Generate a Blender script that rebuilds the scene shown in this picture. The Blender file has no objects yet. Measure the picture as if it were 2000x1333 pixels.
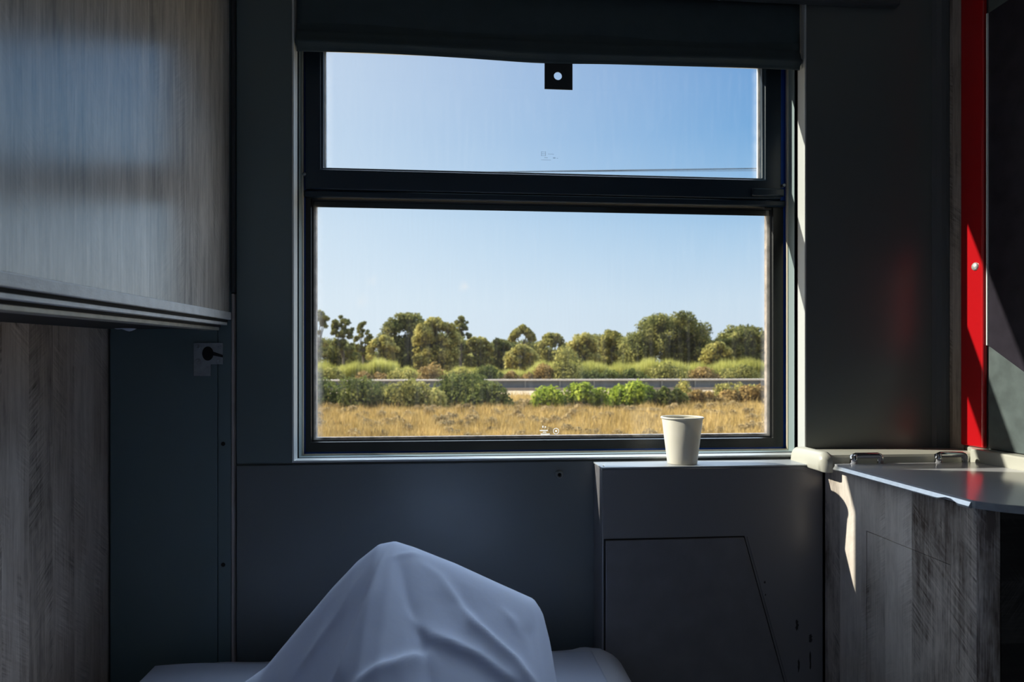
import bpy, bmesh, math, random
import numpy as np
from mathutils import Vector

# ------------------------------------------------------------------ camera, sky, sun, exposure
scene = bpy.context.scene
COL = scene.collection
F = 1300.0                    # focal length in pixels of the 2000 px frame
PSI = math.atan(0.0852)       # yaw to the right of the window wall's normal
SP, CP = math.sin(PSI), math.cos(PSI)
HZ = 712.0                    # horizon row
CZ = 1.0                      # eye height over the cabin floor

cam_d = bpy.data.cameras.new('camera')
cam = bpy.data.objects.new('camera', cam_d)
COL.objects.link(cam)
cam.location = (0, 0, CZ)
cam.rotation_euler = (math.pi / 2, 0, -PSI)
cam_d.sensor_width = 36
cam_d.lens = 36 * F / 2000
cam_d.shift_y = (HZ - 666.5) / 2000
cam_d.clip_start = 0.01
cam_d.clip_end = 2000
cam_d.dof.use_dof = True
cam_d.dof.focus_distance = 1.22
cam_d.dof.aperture_fstop = 7.5
scene.camera = cam

SUN = Vector((1.0, -0.272, -0.598)).normalized()   # direction the sunlight travels
sun_d = bpy.data.lights.new('sun', 'SUN')
sun_d.energy = 9.0
sun_d.angle = math.radians(0.53)
sun_d.color = (1.0, 0.93, 0.80)
sun = bpy.data.objects.new('sun', sun_d)
COL.objects.link(sun)
sun.rotation_euler = SUN.to_track_quat('-Z', 'Y').to_euler()
sun.location = (-20, 10, 20)

world = bpy.data.worlds.new('sky')
scene.world = world
world.use_nodes = True
wn, wl = world.node_tree.nodes, world.node_tree.links
wn.clear()
w_out = wn.new('ShaderNodeOutputWorld')
w_bg = wn.new('ShaderNodeBackground')
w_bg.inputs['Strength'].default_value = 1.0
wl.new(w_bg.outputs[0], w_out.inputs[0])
w_tc = wn.new('ShaderNodeTexCoord')
w_sep = wn.new('ShaderNodeSeparateXYZ')
wl.new(w_tc.outputs['Generated'], w_sep.inputs[0])
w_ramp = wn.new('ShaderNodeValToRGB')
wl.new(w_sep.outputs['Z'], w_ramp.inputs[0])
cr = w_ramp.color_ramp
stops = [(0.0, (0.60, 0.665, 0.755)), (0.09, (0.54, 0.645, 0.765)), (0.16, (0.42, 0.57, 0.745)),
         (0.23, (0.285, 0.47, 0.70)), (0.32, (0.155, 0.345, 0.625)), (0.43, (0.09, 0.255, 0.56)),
         (0.51, (5.1, 6.1, 7.7)), (1.0, (10.0, 12.0, 15.0))]  # top stops: extra-bright sky out of view, added to light the cabin
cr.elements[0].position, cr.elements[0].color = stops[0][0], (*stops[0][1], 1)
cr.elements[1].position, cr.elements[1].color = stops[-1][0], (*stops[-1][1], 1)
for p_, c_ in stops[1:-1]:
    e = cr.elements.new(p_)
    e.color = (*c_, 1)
# the sky pales towards the sun
w_dot = wn.new('ShaderNodeVectorMath'); w_dot.operation = 'DOT_PRODUCT'
wl.new(w_tc.outputs['Generated'], w_dot.inputs[0])
w_dot.inputs[1].default_value = tuple(-SUN)
w_mr = wn.new('ShaderNodeMapRange')
wl.new(w_dot.outputs['Value'], w_mr.inputs[0])
w_mr.inputs[1].default_value = 0.0
w_mr.inputs[2].default_value = 1.0
w_mr.inputs[3].default_value = 0.0
w_mr.inputs[4].default_value = 1.0
w_mix = wn.new('ShaderNodeMixRGB')
wl.new(w_mr.outputs[0], w_mix.inputs[0])
wl.new(w_ramp.outputs[0], w_mix.inputs[1])
w_mix.inputs[2].default_value = (0.78, 0.82, 0.87, 1)
# two small pale cloud puffs low over the trees
last = w_mix.outputs[0]
w_nz = wn.new('ShaderNodeTexNoise'); w_nz.inputs['Scale'].default_value = 60; w_nz.inputs['Detail'].default_value = 4
wl.new(w_tc.outputs['Generated'], w_nz.inputs['Vector'])
for cpx, cpy, cr_, ca in ((909, 559, 0.013, 0.5), (726, 547, 0.011, 0.22), (705, 588, 0.014, 0.25)):
    u, v = (cpx - 1000) / F, (HZ - cpy) / F
    d = Vector((SP + u * CP, CP - u * SP, v)).normalized()
    ds = wn.new('ShaderNodeVectorMath'); ds.operation = 'DISTANCE'
    wl.new(w_tc.outputs['Generated'], ds.inputs[0]); ds.inputs[1].default_value = tuple(d)
    ad = wn.new('ShaderNodeMath'); ad.operation = 'MULTIPLY_ADD'
    wl.new(w_nz.outputs[0], ad.inputs[0]); ad.inputs[1].default_value = -0.02
    wl.new(ds.outputs['Value'], ad.inputs[2])
    mr = wn.new('ShaderNodeMapRange'); mr.interpolation_type = 'SMOOTHSTEP'
    wl.new(ad.outputs[0], mr.inputs[0])
    mr.inputs[1].default_value = cr_ - 0.01; mr.inputs[2].default_value = -0.012
    mr.inputs[3].default_value = 0.0; mr.inputs[4].default_value = ca
    mx = wn.new('ShaderNodeMixRGB')
    wl.new(mr.outputs[0], mx.inputs[0]); wl.new(last, mx.inputs[1])
    mx.inputs[2].default_value = (0.80, 0.77, 0.77, 1)
    last = mx.outputs[0]
# dimmed behind the camera, to weaken the light entering from that side
w_dk = wn.new('ShaderNodeMapRange')
wl.new(w_sep.outputs['Y'], w_dk.inputs[0])
w_dk.inputs[1].default_value = 0.0; w_dk.inputs[2].default_value = 0.6
w_dk.inputs[3].default_value = 0.16; w_dk.inputs[4].default_value = 1.0
w_sc = wn.new('ShaderNodeVectorMath'); w_sc.operation = 'SCALE'
wl.new(last, w_sc.inputs[0]); wl.new(w_dk.outputs[0], w_sc.inputs['Scale'])
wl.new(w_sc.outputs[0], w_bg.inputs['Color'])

vs = scene.view_settings
vs.view_transform = 'Standard'
vs.look = 'None'
vs.exposure = 0.3
vs.gamma = 1.0
vs.use_curve_mapping = False
scene.cycles.use_denoising = True
scene.cycles.max_bounces = 10
scene.cycles.diffuse_bounces = 5
scene.cycles.glossy_bounces = 4
scene.cycles.transparent_max_bounces = 24
scene.cycles.sample_clamp_indirect = 6
scene.cycles.blur_glossy = 0.5

# ------------------------------------------------------------------ helpers
def ray(px, py):
    u, v = (px - 1000) / F, (HZ - py) / F
    return SP + u * CP, CP - u * SP, v

def at(px, py, Y):            # point of the place at distance Y from the eye along the wall normal
    dx, dy, dz = ray(px, py)
    t = Y / dy
    return Vector((dx * t, Y, dz * t + CZ))

def atx(px, py, X):           # the same on a plane X = const
    dx, dy, dz = ray(px, py)
    t = X / dx
    return Vector((X, dy * t, dz * t + CZ))

def sock(node, name, val):
    if name in node.inputs:
        node.inputs[name].default_value = val

def mat(name, color, rough=0.5, metal=0.0, bump=0.0, bscale=300, var=0.0, vscale=6, spec=0.5, coat=0.0):
    m = bpy.data.materials.new(name)
    m.use_nodes = True
    nt = m.node_tree
    b = nt.nodes['Principled BSDF']
    b.inputs['Base Color'].default_value = (*color, 1)
    b.inputs['Roughness'].default_value = rough
    b.inputs['Metallic'].default_value = metal
    sock(b, 'Specular IOR Level', spec)
    sock(b, 'Coat Weight', coat)
    tc = nt.nodes.new('ShaderNodeTexCoord')
    if var > 0:
        n = nt.nodes.new('ShaderNodeTexNoise')
        n.inputs['Scale'].default_value = vscale
        n.inputs['Detail'].default_value = 6
        nt.links.new(tc.outputs['Object'], n.inputs['Vector'])
        r = nt.nodes.new('ShaderNodeMapRange')
        r.inputs[1].default_value = 0.3; r.inputs[2].default_value = 0.7
        r.inputs[3].default_value = 1 - var; r.inputs[4].default_value = 1 + var * 0.5
        nt.links.new(n.outputs[0], r.inputs[0])
        mx = nt.nodes.new('ShaderNodeVectorMath'); mx.operation = 'SCALE'
        mx.inputs[0].default_value = color
        nt.links.new(r.outputs[0], mx.inputs['Scale'])
        nt.links.new(mx.outputs[0], b.inputs['Base Color'])
    if bump > 0:
        n = nt.nodes.new('ShaderNodeTexNoise')
        n.inputs['Scale'].default_value = bscale
        n.inputs['Detail'].default_value = 3
        nt.links.new(tc.outputs['Object'], n.inputs['Vector'])
        bp = nt.nodes.new('ShaderNodeBump')
        bp.inputs['Strength'].default_value = bump
        bp.inputs['Distance'].default_value = 0.002
        nt.links.new(n.outputs[0], bp.inputs['Height'])
        nt.links.new(bp.outputs[0], b.inputs['Normal'])
    return m

def wood(name, dark, mid, light, plank=0.09, off=0.0, saw=0.5, streak=1.0, rough=0.38, bump=0.25, patch=0.5, across=False, coat=0.0):
    m = bpy.data.materials.new(name)
    m.use_nodes = True
    nt = m.node_tree; N = nt.nodes; L = nt.links
    b = N['Principled BSDF']
    tc = N.new('ShaderNodeTexCoord'); sp = N.new('ShaderNodeSeparateXYZ')
    L.new(tc.outputs['Object'], sp.inputs[0])
    def math_(op, a, c=None, d=None):
        n = N.new('ShaderNodeMath'); n.operation = op
        for i, x in enumerate((a, c, d)):
            if x is None: continue
            if isinstance(x, (int, float)): n.inputs[i].default_value = x
            else: L.new(x, n.inputs[i])
        return n.outputs[0]
    h = math_('SUBTRACT', sp.outputs['Y'], sp.outputs['X'])
    v = sp.outputs['Z']
    if across: h, v = v, h
    pl = math_('FLOOR', math_('DIVIDE', math_('ADD', h, off + 10), plank))
    wn_ = N.new('ShaderNodeTexWhiteNoise'); wn_.noise_dimensions = '1D'
    L.new(pl, wn_.inputs['W'])
    r = wn_.outputs['Value']
    def noise(x, y, z, detail=4, rough_=0.6, sc=1.0):
        cb = N.new('ShaderNodeCombineXYZ')
        for i, q in enumerate((x, y, z)):
            if isinstance(q, (int, float)): cb.inputs[i].default_value = q
            else: L.new(q, cb.inputs[i])
        n = N.new('ShaderNodeTexNoise'); n.inputs['Scale'].default_value = sc
        n.inputs['Detail'].default_value = detail; n.inputs['Roughness'].default_value = rough_
        L.new(cb.outputs[0], n.inputs['Vector'])
        return n.outputs[0]
    seed = math_('MULTIPLY', r, 37.0)
    fine = noise(math_('MULTIPLY', h, 420), math_('MULTIPLY', v, 14), seed, 5, 0.7)
    med = noise(math_('MULTIPLY', h, 70), math_('MULTIPLY', v, 4.5), seed, 4, 0.6)
    big = noise(math_('MULTIPLY', h, 14), math_('MULTIPLY', v, 6), seed, 5, 0.7)
    # saw marks: fine slanted hatching that shows only in patches
    sgn = math_('SUBTRACT', math_('MULTIPLY', math_('GREATER_THAN', r, 0.5), 2.0), 1.0)
    slant = math_('ADD', v, math_('MULTIPLY', h, math_('MULTIPLY', sgn, 0.75)))
    sawn = noise(math_('MULTIPLY', slant, 260), math_('MULTIPLY', h, 22), seed, 3, 0.6)
    mask = noise(math_('MULTIPLY', h, 16), math_('MULTIPLY', v, 5), math_('ADD', seed, 9.0), 4, 0.65)
    mk = N.new('ShaderNodeMapRange'); L.new(mask, mk.inputs[0])
    mk.inputs[1].default_value = 0.48; mk.inputs[2].default_value = 0.66
    val = math_('ADD', math_('MULTIPLY', math_('SUBTRACT', fine, 0.5), 1.0 * streak), math_('MULTIPLY', math_('SUBTRACT', med, 0.5), 0.9 * streak))
    val = math_('ADD', val, math_('MULTIPLY', math_('MULTIPLY', math_('SUBTRACT', sawn, 0.5), mk.outputs[0]), 2.2 * saw))
    val = math_('ADD', val, math_('MULTIPLY', math_('SUBTRACT', big, 0.5), 0.9 * patch))
    val = math_('ADD', val, math_('MULTIPLY', math_('SUBTRACT', r, 0.5), 0.45 * patch))
    val = math_('ADD', val, 0.5)
    ramp = N.new('ShaderNodeValToRGB'); L.new(val, ramp.inputs[0])
    e = ramp.color_ramp.elements
    e[0].position = 0.12; e[0].color = (*dark, 1)
    e[1].position = 0.85; e[1].color = (*light, 1)
    q = e.new(0.48); q.color = (*mid, 1)
    L.new(ramp.outputs[0], b.inputs['Base Color'])
    b.inputs['Roughness'].default_value = rough
    sock(b, 'Coat Weight', coat); sock(b, 'Coat IOR', 2.2); sock(b, 'Coat Roughness', 0.22)
    bp = N.new('ShaderNodeBump'); bp.inputs['Strength'].default_value = bump; bp.inputs['Distance'].default_value = 0.0015
    L.new(val, bp.inputs['Height']); L.new(bp.outputs[0], b.inputs['Normal'])
    return m

def link_obj(name, me, m, parent=None):
    o = bpy.data.objects.new(name, me)
    COL.objects.link(o)
    if m is not None:
        me.materials.append(m)
    if parent is not None:
        o.parent = parent
    return o

def obj(name, bm, m, parent=None, smooth=False, bevel=0.0, seg=2, origin=None):
    """bm is built in world coordinates; it is moved into the parent's (or its own base's) frame"""
    top = parent
    off = Vector((0, 0, 0))
    while top is not None:
        off += top.location
        top = top.parent
    if parent is None and origin is not None:
        off = Vector(origin)
    bmesh.ops.recalc_face_normals(bm, faces=bm.faces[:])
    bmesh.ops.translate(bm, verts=bm.verts[:], vec=-off)
    me = bpy.data.meshes.new(name)
    bm.to_mesh(me); bm.free()
    if smooth:
        for p in me.polygons: p.use_smooth = True
    o = link_obj(name, me, m, parent)
    if parent is None and origin is not None:
        o.location = off
    if bevel > 0:
        md = o.modifiers.new('bevel', 'BEVEL'); md.width = bevel; md.segments = seg
        md.limit_method = 'ANGLE'; md.angle_limit = math.radians(40)
        for p in me.polygons: p.use_smooth = True
        try:
            me.set_sharp_from_angle(angle=math.radians(40))
        except Exception:
            pass
    return o

def thing(name, label, cat, loc, group=None):
    o = bpy.data.objects.new(name, None)
    COL.objects.link(o)
    o.location = loc
    o.empty_display_size = 0.05
    o['label'] = label; o['category'] = cat
    if group: o['group'] = group
    return o

def tag(o, label, cat, group=None, kind=None):
    o['label'] = label; o['category'] = cat
    if group: o['group'] = group
    if kind: o['kind'] = kind
    return o

def struct(name, bm, m, parent=None, bevel=0.0, smooth=False):
    o = obj(name, bm, m, parent, bevel=bevel, smooth=smooth)
    if parent is None: o['kind'] = 'structure'
    return o

def B(): return bmesh.new()

def box(bm, x0, x1, y0, y1, z0, z1):
    """z given relative to eye height"""
    z0 += CZ; z1 += CZ
    vs_ = [bm.verts.new(c) for c in ((x0, y0, z0), (x1, y0, z0), (x1, y1, z0), (x0, y1, z0),
                                    (x0, y0, z1), (x1, y0, z1), (x1, y1, z1), (x0, y1, z1))]
    for f in ((0, 3, 2, 1), (4, 5, 6, 7), (0, 1, 5, 4), (1, 2, 6, 5), (2, 3, 7, 6), (3, 0, 4, 7)):
        bm.faces.new([vs_[i] for i in f])

def prism(bm, pts, axis, a0, a1):
    """pts: 2-D outline; axis 'z' (x,y), 'y' (x,z) or 'x' (y,z); z relative to the eye"""
    def mk(p, a):
        if axis == 'z': return (p[0], p[1], a + CZ)
        if axis == 'y': return (p[0], a, p[1] + CZ)
        return (a, p[0], p[1] + CZ)
    lo = [bm.verts.new(mk(p, a0)) for p in pts]
    hi = [bm.verts.new(mk(p, a1)) for p in pts]
    n = len(pts)
    bm.faces.new(lo); bm.faces.new(hi[::-1])
    for i in range(n):
        bm.faces.new((lo[i], lo[(i + 1) % n], hi[(i + 1) % n], hi[i]))

def tube(bm, pts, r, n=12, cap=True):
    """pts world points; r number or list"""
    pts = [Vector(p) for p in pts]
    rings = []
    for i, p in enumerate(pts):
        t = (pts[min(i + 1, len(pts) - 1)] - pts[max(i - 1, 0)]).normalized()
        a = Vector((0, 0, 1)) if abs(t.z) < 0.9 else Vector((1, 0, 0))
        u = t.cross(a).normalized(); w = t.cross(u)
        rr = r[i] if isinstance(r, (list, tuple)) else r
        rings.append([bm.verts.new(p + rr * (math.cos(2 * math.pi * k / n) * u + math.sin(2 * math.pi * k / n) * w)) for k in range(n)])
    for a, b in zip(rings, rings[1:]):
        for k in range(n):
            bm.faces.new((a[k], a[(k + 1) % n], b[(k + 1) % n], b[k]))
    if cap:
        bm.faces.new(rings[0]); bm.faces.new(rings[-1][::-1])

def lathe(bm, prof, c, n=48, axis='z'):
    c = Vector(c)
    rings = []
    for r, h in prof:
        ring = []
        for k in range(n):
            a = 2 * math.pi * k / n
            if axis == 'z': q = Vector((r * math.cos(a), r * math.sin(a), h))
            elif axis == 'y': q = Vector((r * math.cos(a), h, r * math.sin(a)))
            else: q = Vector((h, r * math.cos(a), r * math.sin(a)))
            ring.append(bm.verts.new(c + q))
        rings.append(ring)
    for a, b in zip(rings, rings[1:]):
        for k in range(n):
            bm.faces.new((a[k], a[(k + 1) % n], b[(k + 1) % n], b[k]))
    return rings

def ring_sweep(bm, rect, prof, closed=False):
    """rect x0,x1,z0,z1; prof list of (outset, Y)"""
    x0, x1, z0, z1 = rect
    loops = []
    for o, y in prof:
        loops.append([bm.verts.new((x, y, z + CZ)) for x, z in
                      ((x0 - o, z0 - o), (x1 + o, z0 - o), (x1 + o, z1 + o), (x0 - o, z1 + o))])
    prs = list(zip(loops, loops[1:]))
    if closed: prs.append((loops[-1], loops[0]))
    for a, b in prs:
        for k in range(4):
            bm.faces.new((a[k], a[(k + 1) % 4], b[(k + 1) % 4], b[k]))

def plate_with_hole(bm, outer, inner, axis, a0, a1):
    """outer and inner outlines with the same number of points, extruded between a0 and a1"""
    def mk(p, a):
        if axis == 'y': return (p[0], a, p[1] + CZ)
        return (a, p[0], p[1] + CZ)
    n = len(outer)
    ol = [bm.verts.new(mk(p, a0)) for p in outer]; il = [bm.verts.new(mk(p, a0)) for p in inner]
    oh = [bm.verts.new(mk(p, a1)) for p in outer]; ih = [bm.verts.new(mk(p, a1)) for p in inner]
    for k in range(n):
        j = (k + 1) % n
        bm.faces.new((ol[k], ol[j], il[j], il[k])); bm.faces.new((oh[k], ih[k], ih[j], oh[j]))
        bm.faces.new((ol[k], oh[k], oh[j], ol[j])); bm.faces.new((il[k], il[j], ih[j], ih[k]))

# ------------------------------------------------------------------ materials
WALLC = (0.130, 0.148, 0.148)
M_wall = mat('grey_wall_laminate', WALLC, 0.30, bump=0.08, bscale=900, spec=0.8)
M_wall_low = mat('grey_wall_paint', (0.175, 0.170, 0.185), 0.32, bump=0.06, bscale=700, spec=0.8)
M_wall_dk = mat('slate_panel_paint', (0.115, 0.165, 0.180), 0.36, bump=0.06, bscale=700)
M_dark = mat('dark_gap', (0.006, 0.006, 0.007), 0.8)
M_alu = mat('brushed_aluminium', (0.55, 0.58, 0.60), 0.33, metal=0.75, bump=0.05, bscale=500)
M_aluw = mat('worn_painted_aluminium', (0.78, 0.80, 0.82), 0.36, metal=0.1, bump=0.2, bscale=420, var=0.12, vscale=60)
M_revl = mat('pale_window_paint', (0.55, 0.57, 0.56), 0.35, bump=0.05)
M_teal = mat('grey_green_window_paint', (0.26, 0.33, 0.34), 0.4)
M_cream = mat('cream_sealant', (0.72, 0.64, 0.50), 0.5)
M_blue = mat('blue_window_paint', (0.012, 0.10, 0.50), 0.35)
M_black = mat('black_rubber', (0.006, 0.007, 0.008), 0.35, bump=0.1, bscale=200)
M_sash = mat('dark_blue_grey_sash', (0.010, 0.024, 0.042), 0.36)
M_blind = mat('dark_blind_fabric', (0.055, 0.08, 0.09), 0.85, bump=0.5, bscale=1500, var=0.1, vscale=30)
M_tab = mat('black_leather_tab', (0.012, 0.018, 0.022), 0.6)
M_chrome = mat('chrome', (0.75, 0.75, 0.76), 0.08, metal=1.0)
M_steel = mat('dull_steel', (0.32, 0.35, 0.38), 0.42, metal=0.3, var=0.2, vscale=90)
M_red = mat('red_laminate', (0.48, 0.006, 0.010), 0.25, spec=0.5, coat=0.3)
M_lid = mat('grey_laminate_lid', (0.52, 0.52, 0.55), 0.13, spec=0.55, bump=0.02, bscale=60)
M_rail = mat('cream_plastic', (0.54, 0.53, 0.46), 0.32, bump=0.04, bscale=120)
M_door = mat('grey_green_door_panel', (0.10, 0.125, 0.125), 0.45, var=0.25, vscale=40)
M_tint = mat('dark_tinted_glass', (0.032, 0.028, 0.038), 0.22, spec=0.6, var=0.2, vscale=30)
M_wood_bunk = wood('grey_oak_laminate', (0.25, 0.235, 0.22), (0.50, 0.465, 0.43), (0.76, 0.72, 0.67), plank=0.075, saw=0.25, streak=1.25, rough=0.34, bump=0.30, patch=0.55, coat=1.0)
M_wood_low = wood('brown_grey_oak_laminate', (0.12, 0.092, 0.075), (0.46, 0.375, 0.315), (0.70, 0.60, 0.52), plank=0.058, off=0.013, saw=0.6, streak=0.7, rough=0.5, bump=0.3, patch=0.9)
M_wood_cab = wood('distressed_grey_laminate', (0.11, 0.08, 0.065), (0.60, 0.53, 0.47), (0.84, 0.76, 0.69), plank=0.062, off=0.045, saw=0.62, streak=0.6, rough=0.4, bump=0.3, patch=1.35)
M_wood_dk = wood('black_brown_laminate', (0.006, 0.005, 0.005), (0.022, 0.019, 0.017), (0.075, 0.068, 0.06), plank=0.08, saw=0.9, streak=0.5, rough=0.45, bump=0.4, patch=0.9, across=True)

def glass_material():
    m = bpy.data.materials.new('window_glass'); m.use_nodes = True
    N, L = m.node_tree.nodes, m.node_tree.links
    N.clear()
    out = N.new('ShaderNodeOutputMaterial'); mx = N.new('ShaderNodeMixShader')
    tr = N.new('ShaderNodeBsdfTransparent'); tr.inputs[0].default_value = (0.965, 0.985, 0.98, 1)
    gl = N.new('ShaderNodeBsdfGlossy'); gl.inputs['Roughness'].default_value = 0.004
    fr = N.new('ShaderNodeFresnel'); ge = N.new('ShaderNodeNewGeometry')
    mr = N.new('ShaderNodeMapRange')
    L.new(ge.outputs['Backfacing'], mr.inputs[0]); mr.inputs[3].default_value = 1.42; mr.inputs[4].default_value = 1 / 1.42
    L.new(mr.outputs[0], fr.inputs['IOR'])
    L.new(fr.outputs[0], mx.inputs[0]); L.new(tr.outputs[0], mx.inputs[1]); L.new(gl.outputs[0], mx.inputs[2])
    # dust film that thickens towards the pane's edges and in faint vertical streaks
    df = N.new('ShaderNodeBsdfTranslucent'); df.inputs[0].default_value = (0.8, 0.78, 0.74, 1)
    tc = N.new('ShaderNodeTexCoord')
    sx = N.new('ShaderNodeSeparateXYZ'); L.new(tc.outputs['Generated'], sx.inputs[0])
    def edge(o):
        a = N.new('ShaderNodeMath'); a.operation = 'SUBTRACT'; L.new(o, a.inputs[0]); a.inputs[1].default_value = 0.5
        b_ = N.new('ShaderNodeMath'); b_.operation = 'ABSOLUTE'; L.new(a.outputs[0], b_.inputs[0])
        c = N.new('ShaderNodeMapRange'); c.interpolation_type = 'SMOOTHSTEP'; L.new(b_.outputs[0], c.inputs[0])
        c.inputs[1].default_value = 0.474; c.inputs[2].default_value = 0.4995; c.inputs[4].default_value = 0.30
        return c.outputs[0]
    mp = N.new('ShaderNodeMapping'); mp.inputs['Scale'].default_value = (60, 1, 5)
    L.new(tc.outputs['Object'], mp.inputs[0])
    nz = N.new('ShaderNodeTexNoise'); nz.inputs['Scale'].default_value = 2.2; nz.inputs['Detail'].default_value = 5
    L.new(mp.outputs[0], nz.inputs['Vector'])
    n2 = N.new('ShaderNodeMapRange'); L.new(nz.outputs[0], n2.inputs[0])
    n2.inputs[1].default_value = 0.45; n2.inputs[2].default_value = 0.8; n2.inputs[3].default_value = 0.003; n2.inputs[4].default_value = 0.014
    ex = edge(sx.outputs['X'])
    nn = N.new('ShaderNodeTexNoise'); nn.inputs['Scale'].default_value = 60; L.new(tc.outputs['Object'], nn.inputs['Vector'])
    ml = N.new('ShaderNodeMath'); ml.operation = 'MULTIPLY'; L.new(ex, ml.inputs[0]); L.new(nn.outputs[0], ml.inputs[1])
    ad = N.new('ShaderNodeMath'); ad.operation = 'ADD'; L.new(ml.outputs[0], ad.inputs[0]); L.new(n2.outputs[0], ad.inputs[1])
    m2 = N.new('ShaderNodeMixShader'); L.new(ad.outputs[0], m2.inputs[0])
    L.new(mx.outputs[0], m2.inputs[1]); L.new(df.outputs[0], m2.inputs[2])
    L.new(m2.outputs[0], out.inputs[0])
    return m
M_glass = glass_material()

def fabric(name, color, trans=0.25, rough=0.8):
    m = bpy.data.materials.new(name); m.use_nodes = True
    N, L = m.node_tree.nodes, m.node_tree.links
    b = N['Principled BSDF']; out = N['Material Output']
    b.inputs['Base Color'].default_value = (*color, 1); b.inputs['Roughness'].default_value = rough
    sock(b, 'Sheen Weight', 0.15)
    t = N.new('ShaderNodeBsdfTranslucent'); t.inputs[0].default_value = (*color, 1)
    mx = N.new('ShaderNodeMixShader'); mx.inputs[0].default_value = trans
    L.new(b.outputs[0], mx.inputs[1]); L.new(t.outputs[0], mx.inputs[2]); L.new(mx.outputs[0], out.inputs[0])
    tc = N.new('ShaderNodeTexCoord'); w = N.new('ShaderNodeTexNoise'); w.inputs['Scale'].default_value = 9; w.inputs['Detail'].default_value = 5
    L.new(tc.outputs['Object'], w.inputs['Vector'])
    bp = N.new('ShaderNodeBump'); bp.inputs['Strength'].default_value = 0.35; bp.inputs['Distance'].default_value = 0.01
    L.new(w.outputs[0], bp.inputs['Height']); L.new(bp.outputs[0], b.inputs['Normal'])
    return m
M_sheet = fabric('white_cotton', (0.72, 0.785, 0.93), 0.36)
M_cup = fabric('cream_paper', (0.82, 0.77, 0.66), 0.16, 0.55)
M_matt = fabric('white_fitted_cotton', (0.72, 0.77, 0.90), 0.05)

# ------------------------------------------------------------------ cabin shell
WY = 1.25                                    # inner face of the window wall
OX0, OX1, OZ0, OZ1 = -0.296, 0.682, -0.178, 0.730   # window opening
LX, RX = -0.619, 0.967                        # side walls
bm = B()
box(bm, -3.0, OX0, WY + 0.008, 1.333, -1.1, 1.4)
box(bm, OX1, 3.0, WY + 0.008, 1.333, -1.1, 1.4)
box(bm, OX0, OX1, WY + 0.008, 1.333, -1.1, OZ0)
box(bm, OX0, OX1, WY + 0.008, 1.333, OZ1, 1.4)
struct('wall_far', bm, M_wall)
bm = B(); box(bm, LX - 0.06, LX, -1.3, WY, -1.0, 1.15); struct('wall_left', bm, M_wood_low)
bm = B(); box(bm, RX, RX + 0.06, -1.3, WY + 0.006, -1.0, 1.15); struct('wall_right', bm, M_wall)
bm = B(); box(bm, LX - 0.06, RX + 0.06, -1.36, 1.3, -1.06, -1.0); struct('floor', bm, mat('grey_vinyl', (0.30, 0.30, 0.31), 0.6, var=0.2))
bm = B(); box(bm, LX - 0.06, RX + 0.06, -1.36, 1.3, 1.15, 1.2); struct('ceiling', bm, mat('pale_ceiling', (0.75, 0.76, 0.77), 0.6))
bm = B()                                     # unseen corridor side, left open nearly full width to let fill light in
box(bm, LX - 0.06, LX + 0.05, -1.36, -1.3, -1.0, 1.15)
box(bm, RX - 0.05, RX + 0.06, -1.36, -1.3, -1.0, 1.15)
box(bm, LX + 0.05, RX - 0.05, -1.36, -1.3, 1.02, 1.15)
struct('wall_near', bm, mat('pale_door_wall', (0.6, 0.6, 0.6), 0.6))

# facing panels on the window wall
bm = B(); box(bm, -0.3975, -0.2985, WY, WY + 0.008, -0.1815, 1.1); struct('trim_1', bm, mat('teal_grey_laminate', (0.100, 0.140, 0.148), 0.32, bump=0.08, bscale=900, spec=0.7), bevel=0.0015)
bm = B(); box(bm, -0.3975, 0.675, WY, WY + 0.008, -1.0, -0.1845); struct('trim_2', bm, mat('blue_grey_laminate', (0.112, 0.130, 0.140), 0.32, bump=0.06, bscale=700, spec=0.8), bevel=0.0015)
bm = B(); box(bm, 0.6855, RX - 0.001, WY, WY + 0.008, -0.180, 1.1); struct('trim_3', bm, M_wall, bevel=0.0015)
bm = B(); box(bm, OX0 - 0.001, 0.6845, WY, WY + 0.008, 0.733, 1.1); struct('trim_4', bm, M_wall)
# panel under the upper bunk, its batten and the pale bead beside it
bm = B(); box(bm, -0.6135, -0.4285, WY - 0.006, WY + 0.006, -1.0, 1.1); p5 = struct('trim_5', bm, M_wall_dk, bevel=0.001)
bm = B(); box(bm, -0.4275, -0.4045, WY - 0.006, WY + 0.006, -1.0, 1.1); p6 = struct('trim_6', bm, M_wall_dk, bevel=0.001)
bm = B(); box(bm, -0.4035, -0.3995, WY - 0.0075, WY + 0.006, -0.98, 0.128); struct('trim_7', bm, mat('pale_bead', (0.42, 0.37, 0.35), 0.4), bevel=0.001)
bm = B(); box(bm, -0.4045, -0.3975, WY - 0.010, WY + 0.006, 0.130, 1.1); struct('trim_8', bm, mat('dark_bead', (0.03, 0.035, 0.04), 0.5), bevel=0.002)
for zz in (-0.144, -0.363):
    bm = B(); lathe(bm, [(0.0001, -0.0015), (0.003, -0.0012), (0.0038, 0.0)], (-0.4185, WY - 0.006, zz + CZ), 12, 'y')
    obj('screw', bm, M_dark, p6)
# pelmet over the blind
bm = B(); box(bm, -0.42, 0.868, 1.232, WY - 0.0005, 0.703, 0.86); struct('trim_9', bm, mat('pelmet_grey', (0.07, 0.08, 0.088), 0.4), bevel=0.003)
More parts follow.
